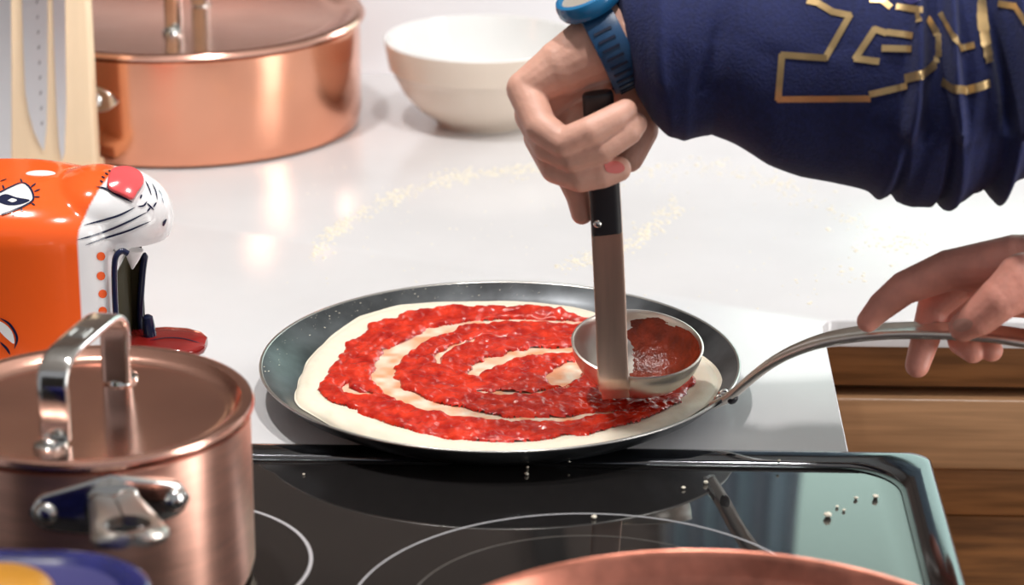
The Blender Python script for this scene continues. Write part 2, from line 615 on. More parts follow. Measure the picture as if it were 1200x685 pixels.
# ------------------------------------------------------------------ range with glass cooktop
rng = empty('electric_range', (-0.12, -0.42, -0.9), 'black glass cooktop range with dark chrome trim in front of the worktop', 'range')
bevel_box('body', (-0.495, -0.74, -0.895), (0.252, -0.103, -0.022), M['rubber'], rng, bev=0.003)
X0, X1, Y0, Y1 = -0.505, 0.2585, -0.755, -0.0975
prof = [(0.004, -0.0215, 0.010), (0.0, -0.016, 0.012), (0.0, 0.001, 0.012), (0.0008, 0.0036, 0.012), (0.0028, 0.0052, 0.012),
        (0.006, 0.0056, 0.014), (0.0155, 0.0046, 0.028), (0.0185, 0.0036, 0.032), (0.0195, 0.0015, 0.033)]
mb = MB()
mb.loft([[(x, y, z) for x, y in rrect(X0 + i, X1 - i, Y0 + i, Y1 - i, r, 12)] for i, z, r in prof], cap=False)
mb.build('trim_frame', M['frame'], rng, auto=60)
mb = MB()
mb.loft([[(x, y, z) for x, y in rrect(X0 + i, X1 - i, Y0 + i, Y1 - i, r, 12)] for i, z, r in ((0.0190, -0.004, 0.033), (0.0190, 0.0022, 0.033), (0.0225, 0.0028, 0.036), (0.0228, -0.004, 0.036))], cap=False, loop=True)
mb.build('seal', M['rubber'], rng)
gi = 0.0226
g = rrect(X0 + gi, X1 - gi, Y0 + gi, Y1 - gi, 0.036, 12)
prism('glass_top', g, -0.004, 0.0024, M['glass'], rng, bev=0.0005)


def ring(cx, cy, r, w, m, name='burner_ring'):
    b = MB()
    b.lathe([(r - w / 2, 0), (r - w / 2, 0.0002), (r + w / 2, 0.0002), (r + w / 2, 0)], 128, Matrix.Translation((cx, cy, 0.00236)))
    b.build(name, m, rng, False)


ring(0.0587, -0.3147, 0.1250, 0.0011, M['ringprint'])
ring(0.0587, -0.3147, 0.0950, 0.0007, M['ringfaint'])
ring(-0.1742, -0.2634, 0.0825, 0.0020, M['ringprint'])

# ------------------------------------------------------------------ copper pots
LIDP = [(0.0, 0.0), (0.80, 0.0), (0.86, 0.0005), (0.89, 0.0022), (0.92, 0.0052), (0.96, 0.0060), (0.988, 0.0052), (1.0, 0.0028), (0.997, 0.0014), (0.97, 0.0008), (0.93, 0.0002), (0.9, -0.003), (0.0, -0.003)]


def lathe_part(name, prof, mw, m, parent, seg=96, auto=35):
    return MB().lathe(prof, seg, mw).build(name, m, parent, auto=auto)


def rivet(parent, loc, nor, r, m=None):
    q = Vector(nor).normalized().to_track_quat('Z', 'Y').to_matrix().to_4x4()
    p = [(0.0, r * 0.62), (r * 0.45, r * 0.56), (r * 0.8, r * 0.36), (r, 0.0), (r, -r * 0.5), (0, -r * 0.5)]
    return MB().lathe(p, 20, Matrix.Translation(loc) @ q).build('rivet', m or M['steel'], parent)


def arch_handle(parent, c, ang, half, h, w, z0):
    """stainless strap handle standing on a lid; ang is its direction in plan"""
    u = Vector((math.cos(ang), math.sin(ang), 0))
    s = Vector((-u.y, u.x, 0))
    c = Vector(c)
    k = half * 0.74
    pts = [(-k, 0.0015), (-k, h * 0.35), (-k * 1.0, h * 0.72), (-k * 0.88, h * 0.9), (-k * 0.62, h * 0.985), (0, h), (k * 0.62, h * 0.985), (k * 0.88, h * 0.9), (k, h * 0.72), (k, h * 0.35), (k, 0.0015)]
    P = catmull([c + u * a + Vector((0, 0, z0 + b)) for a, b in pts], 5)
    o = MB().strap(P, w, 0.0042, 16, side=s, pw=5).build('lid_handle', M['steel'], parent, auto=50)
    for sg in (-1, 1):
        cc = c + u * (half * 0.86) * sg + Vector((0, 0, z0))
        m = Matrix.Translation(cc) @ Matrix.Rotation(ang, 4, 'Z') @ Matrix.Diagonal((1.0, 0.82, 1, 1))
        MB().lathe([(0, 0.003), (w * 0.5, 0.003), (w * 0.60, 0.0022), (w * 0.64, 0.0), (0, 0)], 28, m).build('handle_foot', M['steel'], o)
        rivet(o, cc + u * sg * 0.002 + Vector((0, 0, 0.0025)), (0, 0, 1), 0.0042)
    return o


def pot_body(parent, c, r, h, base, m, foot=0.006):
    p = [(0, base), (r - foot, base), (r - 0.002, base + 0.0022), (r, base + foot), (r, h - 0.001), (r + 0.001, h), (r - 0.0015, h + 0.0006), (r - 0.003, h - 0.001), (r - 0.003, base + 0.004), (0, base + 0.003)]
    o = lathe_part('body', p, Matrix.Identity(4), m, parent)
    o.location = c
    return o


def pot_handle(parent, c, r, zc, ang, length, rise, bw=0.047, scale=1.0):
    """riveted bracket on the wall and a long strap handle with a hanging hole"""
    c = Vector(c)
    pts = []
    ROWS = 9
    mbk = MB()
    # bracket plate hugging the cylinder: wing shaped
    half = bw / r
    rings = []
    for k in range(25):
        t = -1 + 2 * k / 24
        hh = (0.0165 - 0.0085 * min(1, abs(t)) ** 1.2) * scale
        if abs(t) > 0.82:
            hh *= math.sqrt(max(0.02, 1 - ((abs(t) - 0.82) / 0.18) ** 2))
        a = ang + t * half
        z = zc - 0.004 * abs(t) * scale
        row = []
        for (dr, dz) in ((0.0002, -hh), (0.0022, -hh * 0.97), (0.003, -hh * 0.8), (0.003, hh * 0.8), (0.0022, hh * 0.97), (0.0002, hh)):
            row.append(c + Vector(((r + dr) * math.cos(a), (r + dr) * math.sin(a), z + dz)))
        rings.append(row)
    mbk.loft(rings, cap=True)
    br = mbk.build('handle_bracket', M['steel'], parent, auto=60)
    for sg in (-1, 1):
        a = ang + sg * half * 0.80
        n = Vector((math.cos(a), math.sin(a), 0))
        rivet(br, c + n * (r + 0.003) + Vector((0, 0, zc - 0.0035)), n, 0.0062 * scale)
    u = Vector((math.cos(ang), math.sin(ang), 0))
    s = Vector((-u.y, u.x, 0))
    # strap handle as a plate with a hole: outline of (distance, half width)
    L = length
    n = 30

    def zz(d):
        t = d / L
        return zc + 0.004 * scale + rise * (t ** 0.9)
    th = 0.005
    mbh = MB()
    rows = []
    hole_c, hole_l, hole_w = 0.745, 0.17, 0.68
    for k in range(n + 1):
        t = k / n
        d = t * L
        hw = (0.0115 + 0.0075 * t ** 1.2) * scale
        if t > 0.88:
            hw *= math.sqrt(max(0.12, 1 - ((t - 0.88) / 0.12) ** 2 * 0.85))
        q = ((t - hole_c) / hole_l)
        ih = hw * hole_w * math.sqrt(max(0.0, 1 - q * q)) if abs(q) < 1 else 0.0
        rows.append((d, hw, max(ih, 0.0004)))
    for sg in (-1, 1):
        R = []
        for d, hw, ih in rows:
            p = c + u * (r + d) + Vector((0, 0, zz(d)))
            row = [p + s * sg * ih + Vector((0, 0, -th / 2)), p + s * sg * ih + Vector((0, 0, th / 2)), p + s * sg * (ih * 0.3 + hw * 0.7) + Vector((0, 0, th / 2 + 0.001)), p + s * sg * hw + Vector((0, 0, th / 2 - 0.001)), p + s * sg * (hw + 0.0005) + Vector((0, 0, -th * 0.3)), p + s * sg * (hw - 0.001) + Vector((0, 0, -th * 0.7))]
            R.append(row)
        mbh.loft(R, cap=True)
    hd = mbh.build('handle', M['steel_satin'], parent, auto=60)
    # collar joining bracket and handle
    P = [c + u * (r + 0.001) + Vector((0, 0, zc)), c + u * (r + 0.008) + Vector((0, 0, zc + 0.004)), c + u * (r + 0.016) + Vector((0, 0, zz(0.016) - 0.001))]
    MB().strap(P, [0.028 * scale, 0.026 * scale, 0.024 * scale], [0.018, 0.014, 0.005], 16, side=s).build('handle_collar', M['steel'], hd)
    return hd


# small saucepan, front left on the cooktop
PC = (-0.2032, -0.2795, 0.0)
pot = empty('copper_saucepan', (PC[0], PC[1], 0.0027), 'small lidded copper saucepan with steel handles on the cooktop', 'saucepan')
pot_body(pot, PC, 0.0835, 0.0955, 0.0029, M['copper_brushed'], 0.009)
lathe_part('lid', [(r * 0.0858, z) for r, z in LIDP], Matrix.Translation((PC[0], PC[1], 0.0967)), M['copper_lid'], pot)
ah = arch_handle(pot, (PC[0] - 0.001, PC[1] - 0.002, 0), math.radians(78), 0.0560, 0.0435, 0.0165, 0.0967)
pot_handle(pot, PC, 0.0835, 0.0795, math.radians(-90 + 17), 0.088, 0.014, bw=0.040)
# stamped rectangle on top of the arch
u = Vector((math.cos(math.radians(78)), math.sin(math.radians(78)), 0))
s = Vector((-u.y, u.x, 0))
bc = Vector((PC[0] - 0.001, PC[1] - 0.002, 0.0967 + 0.0435 + 0.0022)) - u * 0.004
mb = MB()
for a, b, la, lb in ((0, 0.0042, 0.0005, 0), (0, -0.0042, 0.0005, 0), (0.0062, 0, 0, 1), (-0.0062, 0, 0, 1)):
    m = Matrix.Translation(bc + u * a + s * b) @ Matrix.Rotation(math.radians(78), 4, 'Z')
    mb.box((0, 0, 0), (0.0009 if lb else 0.0132, 0.0092 if lb else 0.0009, 0.0006), m)
for k in range(3):
    m = Matrix.Translation(bc + u * (k * 0.0028 - 0.0028)) @ Matrix.Rotation(math.radians(78), 4, 'Z')
    mb.box((0, 0, 0), (0.0013, 0.0050, 0.0005), m)
mb.build('stamp', M['rimsteel'], ah, False)

# large lidded pan at the back
BC = (-0.2905, 0.6229, 0.0)
bp = empty('copper_saute_pan', BC, 'large lidded copper pan standing against the white wall', 'pan')
pot_body(bp, BC, 0.1480, 0.0880, 0.0004, M['copper'], 0.012)
lathe_part('lid', [(r * 0.1525, z * 1.05) for r, z in LIDP], Matrix.Translation((BC[0], BC[1], 0.0890)), M['copper_lid'], bp)
arch_handle(bp, (BC[0] + 0.004, BC[1] - 0.002, 0), math.radians(84), 0.058, 0.055, 0.015, 0.0890)
pot_handle(bp, BC, 0.1480, 0.0600, math.radians(-90 - 50), 0.09, 0.05, bw=0.098, scale=1.1)

# copper skillet at the bottom edge
FC = Vector((0.1165, -0.5115, 0.0))
fp = empty('copper_skillet', (FC.x, FC.y, 0.0027), 'open copper skillet cut off by the bottom edge, nearest the camera', 'skillet')
lathe_part('body', [(0, 0.0029), (0.118, 0.0029), (0.128, 0.006), (0.1390, 0.035), (0.1475, 0.0570), (0.1490, 0.0596), (0.1500, 0.0602), (0.1496, 0.0580), (0.1472, 0.0540), (0.1362, 0.034), (0.1265, 0.0095), (0.118, 0.0062), (0, 0.0060)], Matrix.Translation(FC), M['copper_old'], fp)
P = catmull([FC + Vector((0.10, -0.108, 0.045)), FC + Vector((0.135, -0.142, 0.062)), FC + Vector((0.19, -0.20, 0.085)), FC + Vector((0.24, -0.25, 0.092))], 6)
MB().strap(P, 0.022, 0.006, 12, side=Vector((0.7, 0.7, 0))).build('handle', M['steel'], fp)

# ------------------------------------------------------------------ cobalt dish with mustard centre, bottom left
DX0, DX1, DY0, DY1 = -0.345, -0.1344, -0.6071, -0.4571
dish = empty('glazed_dish', ((DX0 + DX1) / 2, (DY0 + DY1) / 2, 0.0027), 'cobalt blue glazed dish with a mustard yellow centre, bottom left corner', 'dish')
dp = [(0.030, 0.0029, 0.03), (0.024, 0.004, 0.034), (0.008, 0.060, 0.042), (0.0, 0.094, 0.046), (0.001, 0.0990, 0.046), (0.004, 0.1005, 0.044), (0.010, 0.0998, 0.04), (0.013, 0.0980, 0.036), (0.017, 0.0967, 0.03), (0.045, 0.0962, 0.026)]
mb = MB()
mb.loft([[(x, y, z) for x, y in rrect(DX0 + i, DX1 - i, DY0 + i, DY1 - i, r, 10)] for i, z, r in dp], cap=True)
d = mb.build('body', M['cobalt'], dish, auto=60)
mb = MB()
mb.loft([[(x, y, z) for x, y in rrect(DX0 + i, DX1 - i, DY0 + i, DY1 - i, r, 10)] for i, z, r in ((0.0140, 0.0979, 0.0345), (0.0175, 0.0970, 0.03), (0.045, 0.0966, 0.026))], cap=False)
mb.build('inner_glaze', M['lavender'], dish, auto=60)
MB().sphere(atz(-2, 696, 0.0960), 0.0250, (1, 1, 0.42), 32, 16).build('yellow_centre', M['mustard'], dish)

# ------------------------------------------------------------------ white bowl
BW = Vector((-0.0400, 0.6290, 0.0))
bowl = empty('serving_bowl', BW, 'white bowl with cream outside and a foot ring, empty', 'bowl')
op = [(0, 0.0040), (0.030, 0.0040), (0.0325, 0.0002), (0.0385, 0.0002), (0.0400, 0.0045), (0.0520, 0.0120), (0.0655, 0.0260), (0.0735, 0.0405), (0.0765, 0.0480), (0.0785, 0.0490), (0.0805, 0.0600), (0.0822, 0.0705), (0.0823, 0.0720)]
ip = [(0.0823, 0.0720), (0.0815, 0.0732), (0.0800, 0.0728), (0.0780, 0.060), (0.0745, 0.046), (0.066, 0.031), (0.050, 0.016), (0.030, 0.0085), (0, 0.0070)]
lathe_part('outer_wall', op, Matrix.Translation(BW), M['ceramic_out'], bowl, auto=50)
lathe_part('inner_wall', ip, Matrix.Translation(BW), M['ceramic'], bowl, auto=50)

# ------------------------------------------------------------------ knife board with knives
KY = 0.434
kb = empty('knife_board', (-0.40, KY + 0.012, 0), 'upright pale maple knife board at the left edge', 'knife rack')
bevel_box('board', (-0.475, KY, 0.0125), (-0.3335, KY + 0.022, 0.33), M['boardwood'], kb, bev=0.0025)
bevel_box('base', (-0.475, KY - 0.004, 0.0002), (-0.3335, KY + 0.038, 0.0125), M['boardwood'], kb, bev=0.002)


def knife(name, pts_px, label, dimples=None, hx=None):
    kn = empty(name, at(pts_px[0][0], pts_px[0][1], KY - 0.001), label, 'knife', 'knives on the board')
    P = [at(x, y, KY - 0.0004) for x, y in pts_px]
    mb = MB()
    n = len(P)
    fr = [p + Vector((0, -0.0020, 0)) for p in P]
    mb.add(P + fr, [tuple(range(n)), tuple(range(2 * n - 1, n - 1, -1))] + [(i, (i + 1) % n, n + (i + 1) % n, n + i) for i in range(n)])
    mb.build('blade', M['blade'], kn, False)
    if dimples:
        for x, y in dimples:
            b = MB()
            c = at(x, y, KY - 0.00245)
            m = Matrix.Translation(c) @ Matrix.Rotation(math.radians(90), 4, 'X') @ Matrix.Rotation(-0.35, 4, 'Z') @ Matrix.Diagonal((0.8, 1.9, 1, 1))
            b.lathe([(0, 0.0003), (0.0008, 0.0003), (0.0010, 0)], 12, m)
            b.build('hollow', M['dimple'], kn)
    x = hx
    bevel_box('handle', (x - 0.011, KY - 0.0135, 0.205), (x + 0.011, KY + 0.0005 - 0.001, 0.32), M['grip'], kn, bev=0.004)
    return kn


knife('cook_knife', [(-28, -60), (13, -60), (14, 150), (13, 215), (-6, 230), (-28, 150)], 'broad knife at the left picture edge, only its steel blade in view', hx=at(-8, 0, KY).x)
knife('carving_knife', [(25, -60), (56, -60), (56, 100), (55, 150), (52, 176), (47, 168), (40, 152), (34, 130), (30, 105), (28, 60)],
      'dimpled carving knife with a curved edge, middle of the three on the board', [(44, 2 + 18 * k) for k in range(9)] and [(43.5 + 0.7 * k, 2 + 17.8 * k) for k in range(9)], hx=at(41, 0, KY).x)
knife('slicing_knife', [(61, -60), (76, -60), (78, 120), (76, 178), (73, 188), (70, 172), (67, 130), (64, 60)], 'narrow slicing knife, nearest the right edge of the board', hx=at(69, 0, KY).x)

# ------------------------------------------------------------------ orange animal pitcher
pit = empty('animal_pitcher', (-0.300, 0.040, 0.0), 'orange ceramic animal pitcher with a white muzzle and open mouth', 'pitcher')
mb = MB()
OC = Vector((-0.3130, 0.040, 0.0))
rings = []
for k in range(29):
    t = k / 28
    z = 0.0006 + 0.1300 * t
    if t < 0.1:
        sc = 0.93 + 0.07 * math.sin(t / 0.1 * math.pi / 2)
    elif t < 0.74:
        sc = 1.0
    else:
        q = (t - 0.74) / 0.26
        sc = max(0.42, (1 - q ** 2.4) ** (1 / 2.4))
    rx, ry = 0.0820 * sc, 0.066 * sc
    ring_ = []
    for j in range(56):
        a = 2 * math.pi * j / 56
        c_, s_ = math.cos(a), math.sin(a)
        ring_.append(OC + Vector((rx * math.copysign(abs(c_) ** 0.8, c_), ry * math.copysign(abs(s_) ** 0.8, s_), z)))
    rings.append(ring_)
mb.loft(rings, cap=True)
mb.sphere(at(140, 252, 0.030), 0.030, (1.15, 1.05, 1.0), 32, 20)
mb.sphere(at(163, 252, 0.026), 0.0185, (1.05, 1.2, 1.12), 24, 16)
mb.sphere(at(112, 232, 0.034), 0.0200, (1.5, 1.9, 1.0), 24, 16)
mb.sphere(at(143, 228, 0.030), 0.0185, (1.25, 1.3, 0.9), 24, 16)
pm_ = fuse(mb, 0.0013, 40)
# hollow the mouth below the muzzle
CX0 = at(134, 340, -0.006).x
CZ1 = at(145, 296, -0.006).z
cutter = MB()
rr = []
for k in range(15):
    t = k / 14
    z = 0.0145 + t * (CZ1 - 0.0145)
    inset = 0.010 * max(0, (t - 0.75) / 0.25) ** 2.5
    rr.append([(CX0 + inset, -0.06, z), (-0.18, -0.06, z), (-0.18, 0.052, z), (CX0 + inset, 0.052, z)])
cutter.loft(rr, cap=True)
co = bpy.data.objects.new('c', cutter.mesh('c'))
bo = bpy.data.objects.new('b', pm_)
COL.objects.link(co)
COL.objects.link(bo)
bmod = bo.modifiers.new('b', 'BOOLEAN')
bmod.operation = 'DIFFERENCE'
bmod.object = co
bmod.solver = 'EXACT'
dg = bpy.context.evaluated_depsgraph_get()
dg.update()
pm2 = bpy.data.meshes.new_from_object(bo.evaluated_get(dg))
bpy.data.objects.remove(co)
bpy.data.objects.remove(bo)
body = link('body', pm2, M['pitcher'], pit)
sharp(pm2, 55)
nv = len(pm2.vertices)
V = np.empty(nv * 3)
pm2.vertices.foreach_get('co', V)
V = V.reshape(-1, 3)


def smooth01(x):
    x = np.clip(x, 0, 1)
    return x * x * (3 - 2 * x)


orange = np.array([0.94, 0.125, 0.018])
white = np.array([0.86, 0.86, 0.87])
navy = np.array([0.008, 0.012, 0.045])
olive = np.array([0.05, 0.042, 0.018])
# boundary of the white muzzle and the white jaw stripe
xb = at(105, 300, 0.02).x
zs = [at(110, q, 0.0).z for q in (275, 262, 240, 225, 205, 192)]
bound = np.interp(V[:, 2], zs, [xb, xb + 0.0008, xb + 0.006, xb + 0.011, xb + 0.021, xb + 0.05])
wgt = smooth01((V[:, 0] - bound) / 0.0016 + 0.5)
colr = orange[None] * (1 - wgt[:, None]) + white[None] * wgt[:, None]
inside = ((np.abs(V[:, 1] - 0.052) < 0.0004) & (V[:, 0] > CX0 - 0.0005) & (V[:, 2] > 0.014) & (V[:, 2] < CZ1 + 0.0005)) | ((np.abs(V[:, 0] - CX0) < 0.0004) & (V[:, 2] > 0.014) & (V[:, 2] < CZ1))
colr[inside] = olive
colr[V[:, 2] < 0.010] = orange
ca = pm2.color_attributes.new('glaze', 'FLOAT_COLOR', 'POINT')
ca.data.foreach_set('color', np.concatenate([colr, np.ones((nv, 1))], 1).ravel())
pm2.materials.append(M['oliveglaze'])
for p in pm2.polygons:
    if all(inside[i] for i in p.vertices):
        p.material_index = 1
bv = bvh_of(body)


def painted(name, m, parent=pit):
    def fin(mb):
        return mb.build(name, m, parent)
    return fin


# eye
mb = MB(); paint_patch(mb, bv, [(-12, 238), (0, 226), (14, 219), (27, 215), (36, 222), (39, 233), (33, 240), (18, 247), (2, 252), (-10, 250)], 0.0003); mb.build('eye_white', M['whiteglaze'], pit)
mb = MB(); paint_patch(mb, bv, [(-6, 234), (6, 228), (20, 232), (35, 235), (24, 240), (10, 241), (0, 238)], 0.0006, 4); mb.build('pupil', M['navyglaze'], pit)
mb = MB(); paint_patch(mb, bv, [(9, 236), (14, 233.5), (20, 235.5), (15, 238)], 0.0009, 3); mb.build('eye_glint', M['whiteglaze'], pit)
mb = MB()
paint_line(mb, bv, [(-12, 230), (0, 226), (14, 219), (27, 215), (36, 222), (39, 234), (30, 241), (16, 247), (2, 252)], 0.0012, 0.0008)
for a, b in (((5, 222), (3, 217)), ((0, 213), (8, 210)), ((26, 214), (24, 210)), ((36, 220), (42, 215)), ((40, 225), (47, 222)), ((40, 231), (47, 231)), ((37, 238), (41, 241)), ((25, 244), (26, 248)), ((14, 249), (16, 253))):
    paint_line(mb, bv, [a, b], 0.0012, 0.0005, True)
mb.build('eye_outline', M['navyglaze'], pit)
# nose: a raised pink pad
nb = MB()
for zz_, sc_ in ((0.0002, 1.0), (0.0022, 0.97), (0.0034, 0.86), (0.0038, 0.6)):
    pass
paint_patch(nb, bv, [(131, 203), (139, 200), (152, 200), (163, 206), (167, 216), (160, 227), (154, 235), (142, 230), (127, 223), (127, 213)], 0.0020, 6)
no = nb.build('nose', M['pinkglaze'], pit)
sm_ = no.modifiers.new('t', 'SOLIDIFY'); sm_.thickness = 0.003; sm_.offset = 0
sb_ = no.modifiers.new('b', 'BEVEL'); sb_.width = 0.0012; sb_.segments = 3; sb_.limit_method = 'ANGLE'
mb = MB()
paint_line(mb, bv, [(135, 200), (129, 208), (126, 221)], 0.0015, 0.0007)
paint_line(mb, bv, [(112, 219), (125, 222), (140, 230), (155, 237)], 0.0015, 0.0007, True)
for k, (x, y) in enumerate(((129, 201), (125, 204), (121, 208), (119, 213))):
    paint_line(mb, bv, [(x - 1.5, y - 1), (x + 1.5, y + 1)], 0.0012, 0.0005)
mb.build('nose_outline', M['navyglaze'], pit)
mb = MB()
for p in ([(98, 264), (120, 258), (140, 252), (158, 243)], [(90, 281), (115, 274), (145, 262), (173, 248)], [(100, 287), (125, 278), (150, 270), (176, 259)]):
    paint_line(mb, bv, p, 0.0013, 0.0005, True)
for p in ([(170, 212), (174, 220), (177, 229)], [(178, 215), (182, 224), (184, 234)], [(185, 222), (189, 229), (191, 238)], [(161, 242), (168, 241), (172, 236)], [(166, 228), (164, 233)], [(172, 238), (180, 246)], [(176, 243), (172, 248)], [(183, 237), (179, 243)]):
    paint_line(mb, bv, p, 0.0011, 0.0005, True)
mb.build('whiskers', M['navyglaze'], pit)
mb = MB(); paint_patch(mb, bv, [(190, 260), (193, 257), (195, 257), (192, 264), (190, 264)], 0.0004, 3); mb.build('nostril', M['navyglaze'], pit)
for x, y in ((118, 300), (118, 323), (120, 344), (120, 364)):
    b = MB()
    paint_patch(b, bv, [(x + 5 * math.cos(k * 0.785), y + 5 * math.sin(k * 0.785)) for k in range(8)], 0.0004, 3)
    b.build('orange_dot', M['orangeglaze'], pit)
# navy lip round the mouth
lipx = -0.2405
ep = bv.ray_cast(Vector((-0.290, 0.034, 0.3)), Vector((0, 0, -1)))[0]
MB().sphere(ep, 0.0095, (1.0, 0.55, 0.16), 24, 12).build('ear_white', M['whiteglaze'], pit)
mb = MB()
paint_line(mb, bv, [(0, 372), (12, 380), (20, 395), (17, 408)], 0.0016, 0.0005, True)
paint_line(mb, bv, [(0, 400), (8, 408), (12, 415)], 0.0016, 0.0005, True)
mb.build('tail_outline', M['navyglaze'], pit)
mb = MB(); paint_patch(mb, bv, [(-8, 374), (4, 378), (14, 388), (17, 402), (10, 398), (0, 388)], 0.0003, 4); mb.build('tail_white', M['whiteglaze'], pit)
# navy lips: near and far edge of the mouth, a white fang between them
MB().tube(catmull([at(150, 297, -0.003), at(143, 294, -0.004), at(136, 300, -0.006), at(134, 314, -0.006), at(134.5, 345, -0.006), at(136, 375, -0.006), at(138, 400, -0.006)], 6), 0.0019, 10).build('near_lip', M['navyglaze'], pit)
MB().tube(catmull([at(170, 296, 0.050), at(167, 318, 0.050), at(165, 345, 0.050), at(164, 372, 0.050), at(167, 390, 0.046)], 6), [0.0008] + [0.0024] * 20 + [0.003] * 4, 10).build('far_lip', M['navyglaze'], pit)
MB().tube(catmull([at(157, 292, 0.024), at(156, 303, 0.024), at(155, 315, 0.024)], 5), [0.006, 0.006, 0.0056, 0.005, 0.0045, 0.004, 0.0034, 0.0028, 0.002, 0.0014, 0.0006], 12).build('fang', M['whiteglaze'], pit)
MB().tube([at(176, 394, 0.028), at(174, 380, 0.028), at(173, 371, 0.028), at(173, 368.5, 0.028)], [0.0042, 0.0040, 0.0034, 0.0015], 12).build('tooth', M['navyglaze'], pit)
# tongue
tp = [at(146, 404, 0.030), at(165, 402, 0.030), at(190, 401, 0.030), at(215, 402, 0.030), at(232, 403.5, 0.030), at(241, 404.5, 0.030), at(243, 405, 0.030)]
to = MB().strap(tp, [0.044, 0.046, 0.046, 0.044, 0.034, 0.018, 0.004], [0.010, 0.011, 0.012, 0.012, 0.011, 0.008, 0.002], 28, side=Vector((0, 1, 0)), pw=2.4).build('tongue', M['tongue'], pit)
tb = bvh_of(to)
mb = MB()
paint_line(mb, tb, [(176, 399), (195, 396), (215, 397), (234, 402)], 0.0012, 0.0004, True)
mb.build('tongue_groove', M['navyglaze'], pit)

# ------------------------------------------------------------------ crepe pan, dough, sauce
pan = empty('crepe_pan', (0, 0, 0), 'dark steel crepe pan with a long curved handle under the pizza dough', 'pan')
pp = [(0, 0.0003), (0.112, 0.0003), (0.122, 0.0022), (0.140, 0.0125), (0.1490, 0.0205), (0.1500, 0.0218), (0.1492, 0.0226), (0.1478, 0.0222), (0.1385, 0.0146), (0.122, 0.0052), (0.112, 0.0033), (0, 0.0033)]
lathe_part('body', pp, Matrix.Identity(4), M['blacksteel'], pan, 160, 50)
lathe_part('rim', [(0.1497, 0.0216), (0.1504, 0.0222), (0.1500, 0.0230), (0.1488, 0.0230), (0.1483, 0.0225)], Matrix.Identity(4), M['rimsteel'], pan, 160, 80)
hp = [at(838, 472, -0.062), at(856, 463, -0.068), at(878, 444, -0.0745), at(902, 426, -0.081), at(930, 411, -0.087), at(967, 398, -0.094), at(1015, 390, -0.103), at(1065, 387, -0.112), at(1120, 388, -0.124), at(1165, 391, -0.135), at(1205, 397, -0.146), at(1290, 412, -0.172)]
hpts = catmull(hp, 5)
hd = Vector((0.89, -0.45, 0))
sd = Vector((0.40, 0.90, 0.0))
n_ = len(hpts)
ws = [0.010 + 0.009 * min(1, i / (n_ * 0.45)) for i in range(n_)]
rings = []
for i, p in enumerate(hpts):
    d_ = (hpts[min(i + 1, n_ - 1)] - hpts[max(i - 1, 0)]).normalized()
    a = (sd - d_ * sd.dot(d_)).normalized()
    b = a.cross(d_)
    if b.z < 0:
        b = -b
    w = ws[i]
    pr = [(-w / 2, -0.0022), (-w / 2 - 0.0008, -0.0002), (-w / 2 - 0.0004, 0.0018), (-w / 2 + 0.0012, 0.0026), (-w / 2 + 0.0026, 0.0018), (0, 0.0013), (w / 2 - 0.0026, 0.0018), (w / 2 - 0.0012, 0.0026), (w / 2 + 0.0004, 0.0018), (w / 2 + 0.0008, -0.0002), (w / 2, -0.0022), (0, -0.0034)]
    rings.append([p + a * x + b * y for x, y in pr])
hand_ = MB().loft(rings, cap=True).build('handle', M['steel_brushed'], pan, auto=70)
# bracket with rivets joining handle and rim
MB().strap([at(836, 474, -0.0605), at(846, 468, -0.064), at(858, 461, -0.068)], [0.016, 0.017, 0.012], [0.003, 0.004, 0.004], 14, side=sd).build('handle_bracket', M['steel'], hand_)
rivet(hand_, at(847, 460, -0.057), (-0.6, 0.3, 0.75), 0.0034)
rivet(hand_, at(842, 466, -0.060), (-0.6, 0.3, 0.75), 0.0034)
rivet(hand_, at(859, 468, -0.0725), (0.5, -0.6, -0.5), 0.0036, M['grip'])

N1, N2, N3 = Noise(1), Noise(2), Noise(3)


def pan_z(r):
    return np.interp(r, [0, 0.112, 0.122, 0.1385, 0.1478], [0.0033, 0.0033, 0.0052, 0.0146, 0.0222])


def on_pan(px, py, extra):
    lo, hi = 0.004, 0.024
    for _ in range(30):
        z = 0.5 * (lo + hi)
        p = atz(px, py, z)
        if pan_z(math.hypot(p.x, p.y)) + extra > z:
            lo = z
        else:
            hi = z
    p = atz(px, py, 0.5 * (lo + hi))
    r = math.hypot(p.x, p.y)
    if p.y < -0.03:
        k = min(1.0, (-p.y - 0.03) / 0.05)
        p = p.lerp(atz(px, py, 0.0165), k)
        r = math.hypot(p.x, p.y)
    q = min(1.0, 0.1395 / r)
    return (p.x * q, p.y * q)


def cpx(pts, z, extra=None, ox=300, oy=300, k=2.069):
    if extra is not None:
        return np.array([on_pan(ox + x / k, oy + y / k, extra) for x, y in pts])
    return np.array([tuple(atz(ox + x / k, oy + y / k, z))[:2] for x, y in pts])


dz = 0.0130
dout = cpx([(93, 335), (98, 305), (112, 268), (160, 200), (200, 165), (250, 130), (350, 104), (450, 97), (550, 95), (650, 97), (700, 100), (760, 108), (830, 124), (930, 150), (1030, 195), (1095, 235), (1130, 285), (1126, 320), (1095, 350), (1055, 375), (980, 405), (900, 425), (800, 443), (700, 454), (590, 459), (450, 452), (360, 440), (300, 424), (220, 398), (150, 372), (108, 352)], 0.0155, 0.0045)
dc = dout.mean(0)
ang = np.arctan2(dout[:, 1] - dc[1], dout[:, 0] - dc[0])
rad = np.hypot(*(dout - dc).T)
o_ = np.argsort(ang)
ang, rad = ang[o_], rad[o_]


def dough_r(th):
    return np.interp(th, np.concatenate([ang - 2 * np.pi, ang, ang + 2 * np.pi]), np.tile(rad, 3))


